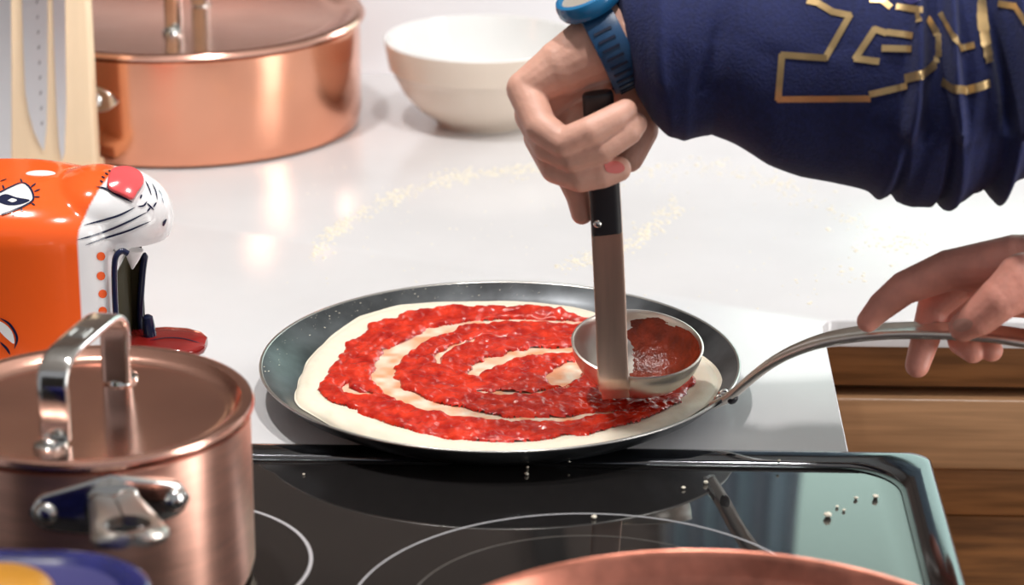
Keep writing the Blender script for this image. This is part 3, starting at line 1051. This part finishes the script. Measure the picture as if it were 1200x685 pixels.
def dough_top(x, y):
    x, y = np.asarray(x), np.asarray(y)
    th = np.arctan2(y - dc[1], x - dc[0])
    r = np.hypot(x - dc[0], y - dc[1])
    R = dough_r(th)
    e = np.clip((R - r) / 0.009, 0, 1)
    edge = np.sqrt(1 - (1 - e) ** 2)
    lump = 0.0011 * N1(x * 70 + 20, y * 70 + 20) + 0.0006 * N2(x * 190 + 9, y * 190)
    rim = 0.0012 * np.exp(-((R - r - 0.012) / 0.006) ** 2)
    rp = np.hypot(x, y)
    base = np.maximum(pan_z(rp), 0.0034) + 0.0002
    flat = base * 0.55 + 0.0036 * 0.45
    return np.maximum(base, flat + edge * 0.0058 + edge * lump * 1.2 + rim) + 0.0002


NA, NR = 300, 76
mb = MB()
ths = np.linspace(-np.pi, np.pi, NA, endpoint=False)
top = []
for k in range(1, NR + 1):
    q = (k / NR)
    q = 1 - (1 - q) ** 1.5
    Rr = dough_r(ths) * (1 + 0.006 * (N3(np.cos(ths) * 9 + 20, np.sin(ths) * 9 + 20) - 0.5)) * q
    x, y = dc[0] + Rr * np.cos(ths), dc[1] + Rr * np.sin(ths)
    z = dough_top(x, y)
    if k == NR:
        z = np.maximum(pan_z(np.hypot(x, y)) + 0.0004, 0)
    top.append([(x[i], y[i], max(z[i], pan_z(math.hypot(x[i], y[i])) + 0.0003)) for i in range(NA)])
bot = []
for q in (0.85, 0.5):
    Rr = dough_r(ths) * q
    x, y = dc[0] + Rr * np.cos(ths), dc[1] + Rr * np.sin(ths)
    bot.append([(x[i], y[i], pan_z(math.hypot(x[i], y[i])) + 0.0002) for i in range(NA)])
mb.loft(bot[::-1] + top[::-1], cap=True)
dough = mb.build('pizza_dough', M['dough'], auto=80)
tag(dough, 'round of raw pizza dough lying in the dark crepe pan', 'dough')
DB = bvh_of(dough)

# sauce: a height field spread over the dough; arcs stay bare
sout = cpx([(150, 322), (165, 285), (205, 240), (225, 205), (270, 170), (320, 155), (380, 140), (450, 128), (520, 124), (600, 122), (650, 124), (720, 130), (780, 143), (850, 165), (950, 200), (1040, 250), (1065, 300), (1030, 345), (960, 385), (900, 402), (830, 418), (750, 430), (650, 442), (560, 446), (480, 440), (430, 430), (350, 410), (300, 390), (240, 368), (200, 352), (165, 340)], dz)
gaps = [
    ([(800, 158), (700, 152), (600, 150), (500, 160), (420, 182), (350, 215), (318, 250), (308, 285), (325, 315), (370, 340), (430, 358), (520, 378), (620, 391), (730, 390), (840, 374), (900, 362)],
     [.0022, .0028, .0030, .0036, .0052, .0062, .0058, .0055, .0058, .0062, .0054, .0040, .0034, .0034, .0030, .0010]),
    ([(785, 224), (700, 222), (640, 228), (590, 243), (548, 262), (528, 280)], [.0050, .0052, .0046, .0050, .0060, .0030]),
    ([(535, 324), (600, 328), (680, 325), (760, 312)], [.0016, .0024, .0018, .0012]),
    ([(770, 262), (745, 285), (735, 305)], [.0060, .0080, .0030]),
    ([(640, 190), (560, 194), (490, 208), (450, 232), (436, 258)], [.0006, .0012, .0016, .0014, .0008]),
    ([(255, 330), (232, 322), (222, 300)], [.0030, .0034, .0010]),
]


def seg_dist(px, py, a, b):
    ab = b - a
    t = np.clip(((px - a[0]) * ab[0] + (py - a[1]) * ab[1]) / (ab @ ab), 0, 1)
    return np.hypot(px - a[0] - t * ab[0], py - a[1] - t * ab[1]), t


G = 0.0009
xs = np.arange(-0.125, 0.145, G)
ys = np.arange(-0.140, 0.135, G)
PX, PY = np.meshgrid(xs, ys, indexing='ij')
WX = PX + 0.004 * (N1(PX * 90 + 5, PY * 90 + 5) - 0.5) + 0.003 * (N2(PX * 220, PY * 220 + 40) - 0.5)
WY = PY + 0.004 * (N3(PX * 90 + 15, PY * 90) - 0.5) + 0.003 * (N1(PX * 220 + 30, PY * 220) - 0.5)
dmin = np.full(PX.shape, 9.0)
inp = np.zeros(PX.shape, bool)
m_ = len(sout)
for i in range(m_):
    a, b = sout[i], sout[(i + 1) % m_]
    dd, _ = seg_dist(WX, WY, a, b)
    dmin = np.minimum(dmin, dd)
    c = ((a[1] > WY) != (b[1] > WY)) & (WX < (b[0] - a[0]) * (WY - a[1]) / (b[1] - a[1] + 1e-12) + a[0])
    inp ^= c
sd_ = np.where(inp, dmin, -dmin)
hgt = sd_.copy()
for pts, hw in gaps:
    q = cpx(pts, dz)
    for i in range(len(q) - 1):
        dd, t = seg_dist(WX, WY, q[i], q[i + 1])
        hgt = np.minimum(hgt, dd - 1.3 * (hw[i] * (1 - t) + hw[i + 1] * t))
e = np.clip(hgt / 0.0035, -1, 1)
nz = 0.5 * N1(PX * 260 + 50, PY * 260 + 50) + 0.35 * N2(PX * 480 + 3, PY * 480 + 7) + 0.3 * N3(PX * 120, PY * 120 + 33)
Hs = np.where(e > 0, np.sqrt(np.clip(1 - (1 - np.clip(e, 0, 1)) ** 2, 0, 1)) * 0.0030 * (0.35 + 0.95 * nz), e * 0.002)
# thinly smeared streaks that follow the ladle's circles
cc = cpx([(640, 265)], dz)[0]
rr_ = np.hypot(PX - cc[0], (PY - cc[1]))
Hs -= 0.0007 * smooth01((N2(rr_ * 330 + 4, np.arctan2(PY - cc[1], PX - cc[0]) * 2.2 + 20) - 0.62) / 0.2)
ZB = dough_top(PX, PY)
ZZ = ZB + Hs
keep = Hs > -0.0005
idx = -np.ones(PX.shape, int)
idx[keep] = np.arange(keep.sum())
verts = np.stack([PX[keep], PY[keep], ZZ[keep]], 1)
# the dough keeps a thin peach film of sauce where the ladle has wiped it
dme = dough.data
dv = np.empty(len(dme.vertices) * 3)
dme.vertices.foreach_get('co', dv)
dv = dv.reshape(-1, 3)
gi_ = np.clip(((dv[:, 0] - xs[0]) / G).astype(int), 0, len(xs) - 1)
gj_ = np.clip(((dv[:, 1] - ys[0]) / G).astype(int), 0, len(ys) - 1)
film = smooth01(sd_[gi_, gj_] / 0.006) * np.clip(0.25 + 1.1 * (N2(dv[:, 0] * 160 + 11, dv[:, 1] * 160 + 21) - 0.25), 0.1, 0.85)
dcol = np.array([0.86, 0.77, 0.62])[None] * (1 - film[:, None]) + np.array([0.80, 0.30, 0.12])[None] * film[:, None]
dca = dme.color_attributes.new('dough', 'FLOAT_COLOR', 'POINT')
dca.data.foreach_set('color', np.concatenate([dcol, np.ones((len(dcol), 1))], 1).ravel())
a, b, c, d = idx[:-1, :-1], idx[1:, :-1], idx[1:, 1:], idx[:-1, 1:]
ok = (a >= 0) & (b >= 0) & (c >= 0) & (d >= 0)
faces = np.stack([a[ok], b[ok], c[ok], d[ok]], 1)
me = bpy.data.meshes.new('tomato_sauce')
me.from_pydata(verts.tolist(), [], faces.tolist())
sa = link('tomato_sauce', me, M['sauce'])
tag(sa, 'red tomato sauce spread in a spiral over the pizza dough', 'sauce', kind='stuff')

# ------------------------------------------------------------------ ladle
ladle = empty('ladle', at(740, 470, -0.050), 'steel ladle with a black grip, held upright over the pizza', 'ladle')
LR, LD = 0.0400, 0.0300
lc = at(747, 403, -0.036)
tilt = Matrix.Translation(lc) @ Matrix.Rotation(math.radians(11), 4, 'X') @ Matrix.Rotation(math.radians(3), 4, 'Y')
prof = []
for k in range(15):
    t = k / 14
    prof.append((LR * math.sin(t * math.pi / 2), -LD * math.cos(t * math.pi / 2)))
inner = [(r * 0.965, z * 0.955) for r, z in prof[::-1]]
lb = lathe_part('bowl', prof + [(LR * 1.012, 0.0006), (LR * 0.985, 0.0011)] + inner, tilt, M['steel_brushed'], ladle, 72, 60)
sp = [at(722, 466, -0.070), at(719, 450, -0.0765), at(718, 430, -0.079), at(715, 350, -0.081), at(711.5, 276, -0.083), at(708, 215, -0.085)]
MB().strap(catmull(sp, 6), [0.0165] * 4 + [0.0185] * 27, [0.0012] * 4 + [0.0024] * 27, 16, side=Vector((1, 0, 0)), pw=6).build('strap', M['steel_strap'], ladle, auto=50)
gp = [at(711.5, 273, -0.0830), at(711, 268, -0.083), at(709, 230, -0.0845), at(704, 160, -0.088), at(701, 118, -0.090), at(700.5, 110, -0.090), at(700, 106, -0.090)]
gr = MB().strap(catmull(gp, 5), [0.0150] + [0.0180] * 24 + [0.017, 0.0165, 0.016, 0.014, 0.010, 0.006], [0.008] + [0.0115] * 25 + [0.011, 0.010, 0.008, 0.005, 0.003], 18, side=Vector((1, 0, 0)), pw=3.6).build('grip', M['grip'], ladle, auto=60)
rivet(gr, at(700.5, 262, -0.0885), (0, -1, 0.1), 0.0026, M['steel'])
# sauce clinging to the inside of the ladle
NB = 60
mb = MB()
rows = []
for k in range(1, 16):
    t = k / 15 * 0.97
    row = []
    for j in range(73):
        ph = math.radians(-48 + 160 * j / 72)
        lim = 1.0
        r0 = LR * 0.955 * math.sin(t * math.pi / 2)
        z0 = -LD * 0.945 * math.cos(t * math.pi / 2)
        nn = float(N1(3 + math.cos(ph) * 3 + t * 6, 9 + math.sin(ph) * 3 + t * 5))
        th_ = 0.0012 * (nn - 0.30 - 0.9 * max(0, (j - 58) / 14) - 0.8 * max(0, (8 - j) / 8) - 0.9 * max(0, (t - 0.86) * 7))
        sc_ = 1 - th_ / LR
        row.append(tilt @ Vector((r0 * sc_ * math.cos(ph), r0 * sc_ * math.sin(ph), z0 * sc_)))
    rows.append(row)
mb.loft(rows, cap=False, closed=False)
pl = mb.build('ladle_sauce', M['saucedry'], None, auto=80)
tag(pl, 'thin film of tomato sauce clinging inside the ladle bowl', 'sauce', kind='stuff')

# ------------------------------------------------------------------ person: two arms reaching in from the right
person = empty('person', (0.55, -0.12, 0.0), 'person in navy gold-lettered sweatshirt ladling sauce, other hand on the pan handle', 'person')


def J(x, y, Y, r):
    return (at(x, y, Y), r)


mb = MB()
# hand holding the ladle: little finger side towards the camera
WR = J(716, 48, -0.072, 0.0235)
limb(mb, [J(1000, 60, -0.085, 0.036), J(820, 40, -0.075, 0.0275), WR])
limb(mb, [J(712, 50, -0.074, 0.0225), J(660, 78, -0.080, 0.0165), J(615, 104, -0.084, 0.0108)])
limb(mb, [J(712, 50, -0.062, 0.0215), J(660, 92, -0.066, 0.0165), J(624, 134, -0.074, 0.0108)])
limb(mb, [J(712, 55, -0.055, 0.021), J(668, 110, -0.054, 0.0155), J(634, 160, -0.066, 0.0105)])
limb(mb, [J(714, 60, -0.050, 0.020), J(680, 125, -0.048, 0.0145), J(652, 186, -0.060, 0.0100)])
# little, ring, middle, index finger
limb(mb, [J(615, 104, -0.084, 0.0108), J(633, 148, -0.102, 0.0096), J(660, 167, -0.111, 0.0086), J(692, 153, -0.1135, 0.0084), J(722, 137, -0.108, 0.0077), J(733, 130, -0.105, 0.0069)])
limb(mb, [J(624, 134, -0.074, 0.0108), J(643, 170, -0.098, 0.0100), J(670, 184, -0.108, 0.0088), J(706, 173, -0.1105, 0.0086), J(737, 154, -0.106, 0.0077), J(745, 145, -0.102, 0.0067)])
limb(mb, [J(634, 160, -0.066, 0.0105), J(652, 196, -0.090, 0.0096), J(680, 207, -0.1045, 0.0090), J(706, 203, -0.106, 0.0086), J(725, 198, -0.104, 0.0074)])
limb(mb, [J(652, 186, -0.060, 0.0100), J(668, 204, -0.070, 0.0088), J(678, 228, -0.074, 0.0078), J(682, 250, -0.076, 0.0066)])
# thumb behind the grip
limb(mb, [J(722, 75, -0.050, 0.017), J(748, 118, -0.052, 0.0130), J(750, 152, -0.060, 0.0110), J(737, 184, -0.068, 0.0090)])
hl = fuse(mb, 0.0009, 5)
lh = link('body', hl, M['skin'], person)
lhb = bvh_of(lh)
mb = MB()
paint_patch(mb, lhb, [(708, 192), (718, 189), (728, 191), (732, 198), (724, 203), (711, 201)], 0.0004, 4)
nl = mb.build('fingernail', M['nailp'], person)

mb = MB()
WR2 = J(1270, 326, -0.130, 0.0265)
limb(mb, [J(1560, 350, -0.16, 0.040), J(1400, 335, -0.145, 0.031), WR2])
limb(mb, [J(1265, 318, -0.128, 0.025), J(1190, 308, -0.120, 0.0165), J(1112, 316, -0.113, 0.0118)])
limb(mb, [J(1265, 322, -0.120, 0.024), J(1200, 318, -0.108, 0.0160), J(1128, 326, -0.103, 0.0112)])
limb(mb, [J(1265, 328, -0.115, 0.023), J(1205, 330, -0.102, 0.0155), J(1146, 338, -0.097, 0.0105)])
limb(mb, [J(1265, 335, -0.112, 0.022), J(1215, 345, -0.100, 0.0145), J(1166, 350, -0.094, 0.0100)])
limb(mb, [J(1112, 316, -0.113, 0.0118), J(1060, 337, -0.112, 0.0098), J(1034, 358, -0.113, 0.0085), J(1017, 376, -0.114, 0.0066)])
limb(mb, [J(1128, 326, -0.103, 0.0112), J(1095, 357, -0.099, 0.0098), J(1084, 398, -0.103, 0.0086), J(1075, 428, -0.110, 0.0072)])
limb(mb, [J(1146, 338, -0.097, 0.0105), J(1122, 372, -0.097, 0.0092), J(1127, 400, -0.106, 0.0082), J(1140, 411, -0.118, 0.0072)])
limb(mb, [J(1166, 350, -0.094, 0.0100), J(1150, 378, -0.098, 0.0088), J(1153, 402, -0.108, 0.0078), J(1162, 410, -0.118, 0.0068)])
limb(mb, [J(1250, 340, -0.140, 0.022), J(1200, 330, -0.150, 0.0165), J(1172, 350, -0.155, 0.0125), J(1148, 371, -0.152, 0.0108), J(1129, 383, -0.146, 0.0084)])
h2 = fuse(mb, 0.0009, 5)
rh = link('body', h2, M['skin_red'], person)
rhb = bvh_of(rh)
mb = MB()
paint_patch(mb, rhb, [(1117, 379), (1123, 374), (1133, 373), (1140, 377), (1138, 384), (1128, 388), (1119, 386)], 0.0004, 4)
mb.build('fingernail', M['nail'], person)

# sweatshirt sleeve on the ladle arm, gathered in folds
BOT = [(722, 22), (730, 62), (737, 84), (748, 112), (765, 141), (785, 157), (802, 164), (820, 162), (835, 158), (860, 170), (900, 190), (940, 204), (985, 216), (1020, 223), (1046, 228), (1053, 238), (1070, 241), (1092, 240), (1099, 226), (1108, 233), (1117, 238), (1130, 232), (1141, 224), (1152, 226), (1164, 231), (1172, 232), (1180, 222), (1200, 208), (1240, 200), (1320, 214), (1420, 212), (1560, 214), (1800, 240), (2200, 300)]
TOP = [(722, -2), (735, -22), (760, -40), (800, -48), (900, -62), (1000, -74), (1100, -82), (1200, -90), (1400, -96), (1560, -100), (1800, -95), (2200, -70)]
bx, by = np.array(BOT).T
tx, ty = np.array(TOP).T
NS, NT = 260, 96
xsamp = np.concatenate([np.linspace(722, 1240, 220), np.linspace(1244, 2200, 70)])
rings = []
FOLDS = [(1052, 8, 1.0, 0.7), (1078, 9, -0.5, 0.9), (1098, 7, 1.3, -0.4), (1120, 12, 0.3, 0.2), (1147, 8, -1.2, -0.5), (1171, 9, 1.2, -0.3), (1196, 10, -0.7, 0.2), (772, 9, 0.35, -0.2), (830, 12, -0.35, 0.6), (1230, 14, 0.8, 0), (1270, 16, -0.7, 0), (1320, 18, 0.7, 0)]
for x in [float(q) for q in xsamp]:
    yb = float(np.interp(x, bx, by))
    yt = float(np.interp(x, tx, ty))
    cyp = 0.5 * (yb + yt)
    Yc = -0.075 - 0.00003 * (x - 740)
    c = at(x, cyp, Yc)
    r = (yb - yt) / 2 / 2040
    ring_ = []
    for j in range(NT):
        a = 2 * math.pi * j / NT
        # angle 0 faces the camera, pi/2 is up
        fr = 0.0
        for fx, w, amp, lean in FOLDS:
            xx = fx + lean * 26 * math.sin(a) + 5 * math.sin(3 * a + fx)
            fr += amp * math.exp(-((x - xx) / w) ** 2)
        damp = 0.5 + 0.5 * max(0, math.cos(a)) if math.sin(a) > -0.6 else 0.30
        damp *= 1 - 0.6 * max(0, math.sin(a))
        rad_ = r + 0.0110 * fr * damp + 0.0012 * (float(N1(x * 0.03, a * 2 + 5)) - 0.5)
        # shallow wrinkles on the forearm part
        rad_ += 0.0012 * math.sin(x * 0.045 + 2.2 * a) * max(0, min(1, (x - 740) / 60)) * (x < 1040)
        v = CU * math.sin(a) * rad_ - CF * math.cos(a) * rad_ * 0.92
        ring_.append(c + v)
    rings.append(ring_)
# turn the cuff inwards
c0 = sum((Vector(p) for p in rings[0]), Vector()) / NT
first = [[c0 + (p - c0) * 0.86 + CR * 0.006 for p in rings[0]], [c0 + (p - c0) * 0.95 + CR * 0.0005 for p in rings[0]]]
cE = sum((Vector(p) for p in rings[-1]), Vector()) / NT
last = [[cE + (p - cE) * q for p in rings[-1]] for q in (0.9, 0.4, 0.02)]
mb = MB().loft(first + rings + last, cap=False)
sl = mb.build('sleeve', M['cloth'], person, auto=75)
slb = bvh_of(sl)


def zc_(pts):
    return [(880 + x / 2.741, y / 2.741) for x, y in pts]


mb = MB()


def gold_path(pts, w=0.0036):
    q = zc_(pts)
    for i in range(len(q) - 1):
        n = 10
        a, b = Vector((*q[i], 0)), Vector((*q[i + 1], 0))
        dd = (b - a).normalized() * 1.6
        a, b = a - dd, b + dd
        P2 = [a.lerp(b, k / n) for k in range(n + 1)]
        P, Nn = zip(*[hit(slb, p.x, p.y, 0.0006) for p in P2])
        A = []
        for k in range(n + 1):
            d_ = P[min(k + 1, n)] - P[max(k - 1, 0)]
            s_ = d_.cross(Nn[k]).normalized()
            A.append([P[k] - s_ * w / 2, P[k] + s_ * w / 2])
        mb.loft(A, cap=False, closed=False)


gold_path([(185, 4), (215, 10), (262, 38), (318, 50), (240, 186), (100, 176), (88, 318), (380, 316)])
gold_path([(384, 302), (500, 276)])
gold_path([(500, 252), (548, 240), (588, 208), (604, 170), (602, 118), (568, 62)], 0.0050)
gold_path([(408, 197), (336, 188), (398, 94), (432, 106)])
gold_path([(440, 104), (518, 114)])
gold_path([(424, 155), (514, 157)])
gold_path([(612, 44), (674, 155), (716, 145)])
gold_path([(620, 264), (650, 284), (690, 290), (730, 280), (762, 268)], 0.0046)
gold_path([(740, -6), (742, 60), (752, 130), (764, 196)], 0.0064)
gold_path([(800, 12), (850, 20), (884, 72)])
gold_path([(386, 0), (420, 0), (446, 22)])
gold_path([(470, 22), (546, 32)])
gold_path([(536, 34), (540, 66)])
gm = mb.build('gold_lettering', M['gold'], person)
gm['label'] = 'gold outline lettering on the sleeve'
mb = MB()
paint_patch(mb, slb, zc_([(488, -14), (545, -14), (542, 4), (516, 14), (492, 4)]), 0.0006, 3)
mb.build('pale_print', M['lavender'], person)
# second sleeve, pushed up beyond the picture edge
A = [at(1318, 332, -0.137), at(1345, 333, -0.139), at(1400, 336, -0.145), at(1480, 342, -0.15), at(1570, 350, -0.16), at(1700, 355, -0.17), at(1900, 360, -0.17), at(2200, 365, -0.16)]
PA = catmull(A, 10)
sb2 = MB().tube(PA, [0.034 + 0.022 * min(1, i / 40) + 0.0016 * math.sin(i * 1.1) * math.exp(-i / 30) for i in range(len(PA))], 48)
sb2.build('sleeve', M['cloth'], person)

# ------------------------------------------------------------------ sport watch on the ladle wrist
wc = at(714, 52, -0.073)
ax = (at(690, 64, -0.076) - at(738, 40, -0.072)).normalized()
watch = empty('sport_watch', wc, 'blue rubber sport watch on the wrist above the ladle', 'watch')
upv = (CU * 0.86 - CR * 0.10 - CF * 0.42)
upv = (upv - ax * upv.dot(ax)).normalized()
sdv = ax.cross(upv)
Rw = Matrix((sdv, upv, ax)).transposed().to_4x4()
mw = Matrix.Translation(wc) @ Rw
sr = 0.0252
st = MB().lathe([(sr, -0.0095), (sr + 0.0020, -0.0092), (sr + 0.0030, -0.006), (sr + 0.0032, 0), (sr + 0.0030, 0.006), (sr + 0.0020, 0.0092), (sr, 0.0095)], 80, mw).build('strap', M['strap'], watch)
for k in range(26):
    a = math.radians(30 + k * 11.0)
    if 50 < (30 + k * 11) % 360 < 130:
        continue
    b = MB()
    m = mw @ Matrix.Rotation(a, 4, 'Z') @ Matrix.Translation((sr + 0.0030, 0, 0.0012))
    b.box((0, 0, 0), (0.0014, 0.0016, 0.0105), m)
    b.build('slot', M['strapdark'], st, False)
cm = Matrix.Translation(wc + upv * (sr + 0.0005)) @ Matrix((ax, sdv, upv)).transposed().to_4x4()
ca_ = MB().lathe([(0.0120, 0.0), (0.0180, 0.0), (0.0192, 0.0025), (0.0192, 0.0070), (0.0182, 0.0095), (0.0160, 0.0102), (0.0148, 0.0088), (0.0146, 0.0078), (0.0120, 0.0075)], 56, cm).build('case', M['bezel'], watch, auto=45)
MB().lathe([(0, 0.0080), (0.0147, 0.0080), (0.0147, 0.0060), (0, 0.0060)], 48, cm).build('face', M['watchface'], ca_)

# ------------------------------------------------------------------ flour and crumbs
rnd = random.Random(4)
mb = MB()


def fleck(x, y, r, z=0.0):
    n = 6
    a0 = rnd.random() * 6
    base, mid = [], []
    for k in range(n):
        a = a0 + 2 * math.pi * k / n
        q = r * (0.6 + 0.7 * rnd.random())
        base.append(Vector((x + q * math.cos(a), y + q * math.sin(a), z + 0.00005)))
        mid.append(Vector((x + q * 0.6 * math.cos(a), y + q * 0.6 * math.sin(a), z + r * 0.35)))
    mb.loft([base, mid], cap=True)


arcs = [([(368, 300), (395, 268), (425, 250), (470, 228), (520, 212), (560, 204), (605, 200), (650, 196)], 10, 1500),
        ([(660, 312), (700, 300), (735, 286), (760, 268), (790, 240)], 11, 700),
        ([(740, 205), (820, 196), (880, 206), (950, 232), (1020, 268), (1060, 292)], 15, 600),
        ([(930, 330), (990, 318), (1010, 326)], 8, 40), ([(880, 205), (900, 215)], 6, 30), ([(945, 345), (955, 360)], 6, 20), ([(1000, 290), (1090, 280)], 12, 90)]
for pts, spread, cnt in arcs:
    Q = catmull([(x, y, 0) for x, y in pts], 12)
    for k in range(cnt):
        p = rnd.choice(Q)
        cl = math.sin(p.x * 0.21) + math.sin(p.x * 0.083 + 1)
        if rnd.random() > 0.62 + 0.25 * cl:
            continue
        w = atz(p.x + rnd.gauss(0, spread * 0.6), p.y + rnd.gauss(0, spread * 0.42), 0)
        if w.x > 0.205 and w.y < 0.155:
            continue
        fleck(w.x, w.y, 0.0005 + 0.0014 * rnd.random() ** 2)
for k in range(260):
    w = atz(rnd.uniform(330, 1190), rnd.uniform(190, 370), 0)
    if math.hypot(w.x, w.y) < 0.153 or (w.x > 0.205 and w.y < 0.155) or w.y > 0.55:
        continue
    fleck(w.x, w.y, 0.0004 + 0.0006 * rnd.random())
fl = mb.build('flour', M['flour'], None, False)
tag(fl, 'loose flour scattered in arcs over the white worktop', 'flour', kind='stuff')
mb = MB()
for k in range(90):
    a = math.radians(rnd.uniform(80, 190))
    r_ = rnd.uniform(0.139, 0.1485)
    fleck(r_ * math.cos(a), r_ * math.sin(a), 0.0002 + 0.0005 * rnd.random() ** 2, pan_z(r_) + 0.0001)
fl = mb.build('flour_dust', M['flour'], None, False)
tag(fl, 'flour dust on the dark inner wall of the crepe pan', 'flour', kind='stuff')

CRUMBS = [
    (970, 605, 0.0023, .0025, 'largest pale crumb on the black glass, below its right back corner'),
    (989, 598, 0.0010, .0025, 'tiny pale crumb just right of the largest crumb on the glass'),
    (981, 594, 0.0010, .0025, 'tiny pale crumb just behind the largest crumb on the glass'),
    (1003, 584, 0.0012, .0025, 'small pale crumb between the largest crumb and the corner crumb'),
    (1026, 583, 0.0018, .0025, 'pale crumb nearest the rounded right corner of the glass'),
    (801, 572, 0.0012, .0025, 'left one of two small crumbs on the glass right of the ladle'),
    (827, 566, 0.0014, .0025, 'right one of two small crumbs on the glass right of the ladle'),
    (618, 548, 0.0010, .0025, 'upper crumb of two beside the trim under the middle of the pan'),
    (617, 556, 0.0013, .0025, 'lower crumb of two beside the trim under the middle of the pan'),
    (652, 532, 0.0010, .005, 'leftmost of three crumbs on the back trim under the pan'),
    (667, 541, 0.0008, .005, 'middle of three crumbs on the back trim under the pan'),
    (686, 535, 0.0010, .005, 'rightmost of three crumbs on the back trim under the pan'),
    (913, 540, 0.0009, .005, 'lone crumb on the right stretch of the back trim'),
    (356, 556, 0.0008, .0025, 'lone crumb on the glass to the right of the saucepan'),
    (696, 607, 0.0016, .0025, 'flattened crumb lying on the large burner ring line')]
for (x, y, r, zz_, lab) in CRUMBS:
    w = atz(x, y, zz_)
    b = MB()
    b.sphere((w.x, w.y, w.z + r * 0.55), r, (1, 0.85, 0.6), 10, 6)
    for v in b.v:
        v += Vector((rnd.uniform(-1, 1), rnd.uniform(-1, 1), rnd.uniform(-1, 1))) * r * 0.14
    tag(b.build('crumb', M['flour'], None), lab, 'crumb', 'crumbs on the cooktop')

# ------------------------------------------------------------------ ceiling downlights
for k, (x, y) in enumerate(((-0.42, 0.05), (0.22, -0.30))):
    cl = empty('ceiling_light', (x, y, 1.7), ('round ceiling downlight over the worktop', 'round ceiling downlight over the cooktop')[k], 'lamp', 'ceiling downlights')
    mwm = Matrix.Translation((x, y, 1.7))
    MB().lathe([(0.055, -0.001), (0.055, -0.008), (0.062, -0.010), (0.072, -0.006), (0.074, -0.0005)], 40, mwm).build('trim_ring', M['whitetrim'], cl)
    MB().lathe([(0, -0.004), (0.055, -0.004), (0.055, -0.002), (0, -0.002)], 40, mwm).build('diffuser', M['lamp'], cl, False)
    dl = bpy.data.lights.new('downlight', 'AREA')
    dl.shape = 'DISK'
    dl.size = 0.11
    dl.energy = 15
    dl.color = (1.0, 0.97, 0.94)
    lo = bpy.data.objects.new('downlight', dl)
    COL.objects.link(lo)
    lo.location = (0, 0, -0.012)
    lo.parent = cl

# ------------------------------------------------------------------ garden beyond the window
lw = structure(bevel_box('ground', (-2, 2.7, -1.05), (6, 9, -0.95), M['lawn'], bev=0))
mb = MB()
NGX, NGZ = 60, 24
front = []
for i in range(NGZ):
    z = -0.95 + 1.9 * i / (NGZ - 1)
    front.append([(-1 + 6 * j / (NGX - 1), 7.0 + 0.35 * float(N1(j * 0.9, i * 0.9)) + 0.3 * (i / NGZ) ** 3, z + 0.15 * float(N2(j * 0.5, i)) * (i > 20)) for j in range(NGX)])
back = [[(x, 8.0, z) for x, _, z in row] for row in front]
mb.loft(front + back[::-1], cap=False, closed=False)
hg = mb.build('hedge', M['hedge'])
tag(hg, 'green hedge in the garden beyond the patio window', 'hedge')
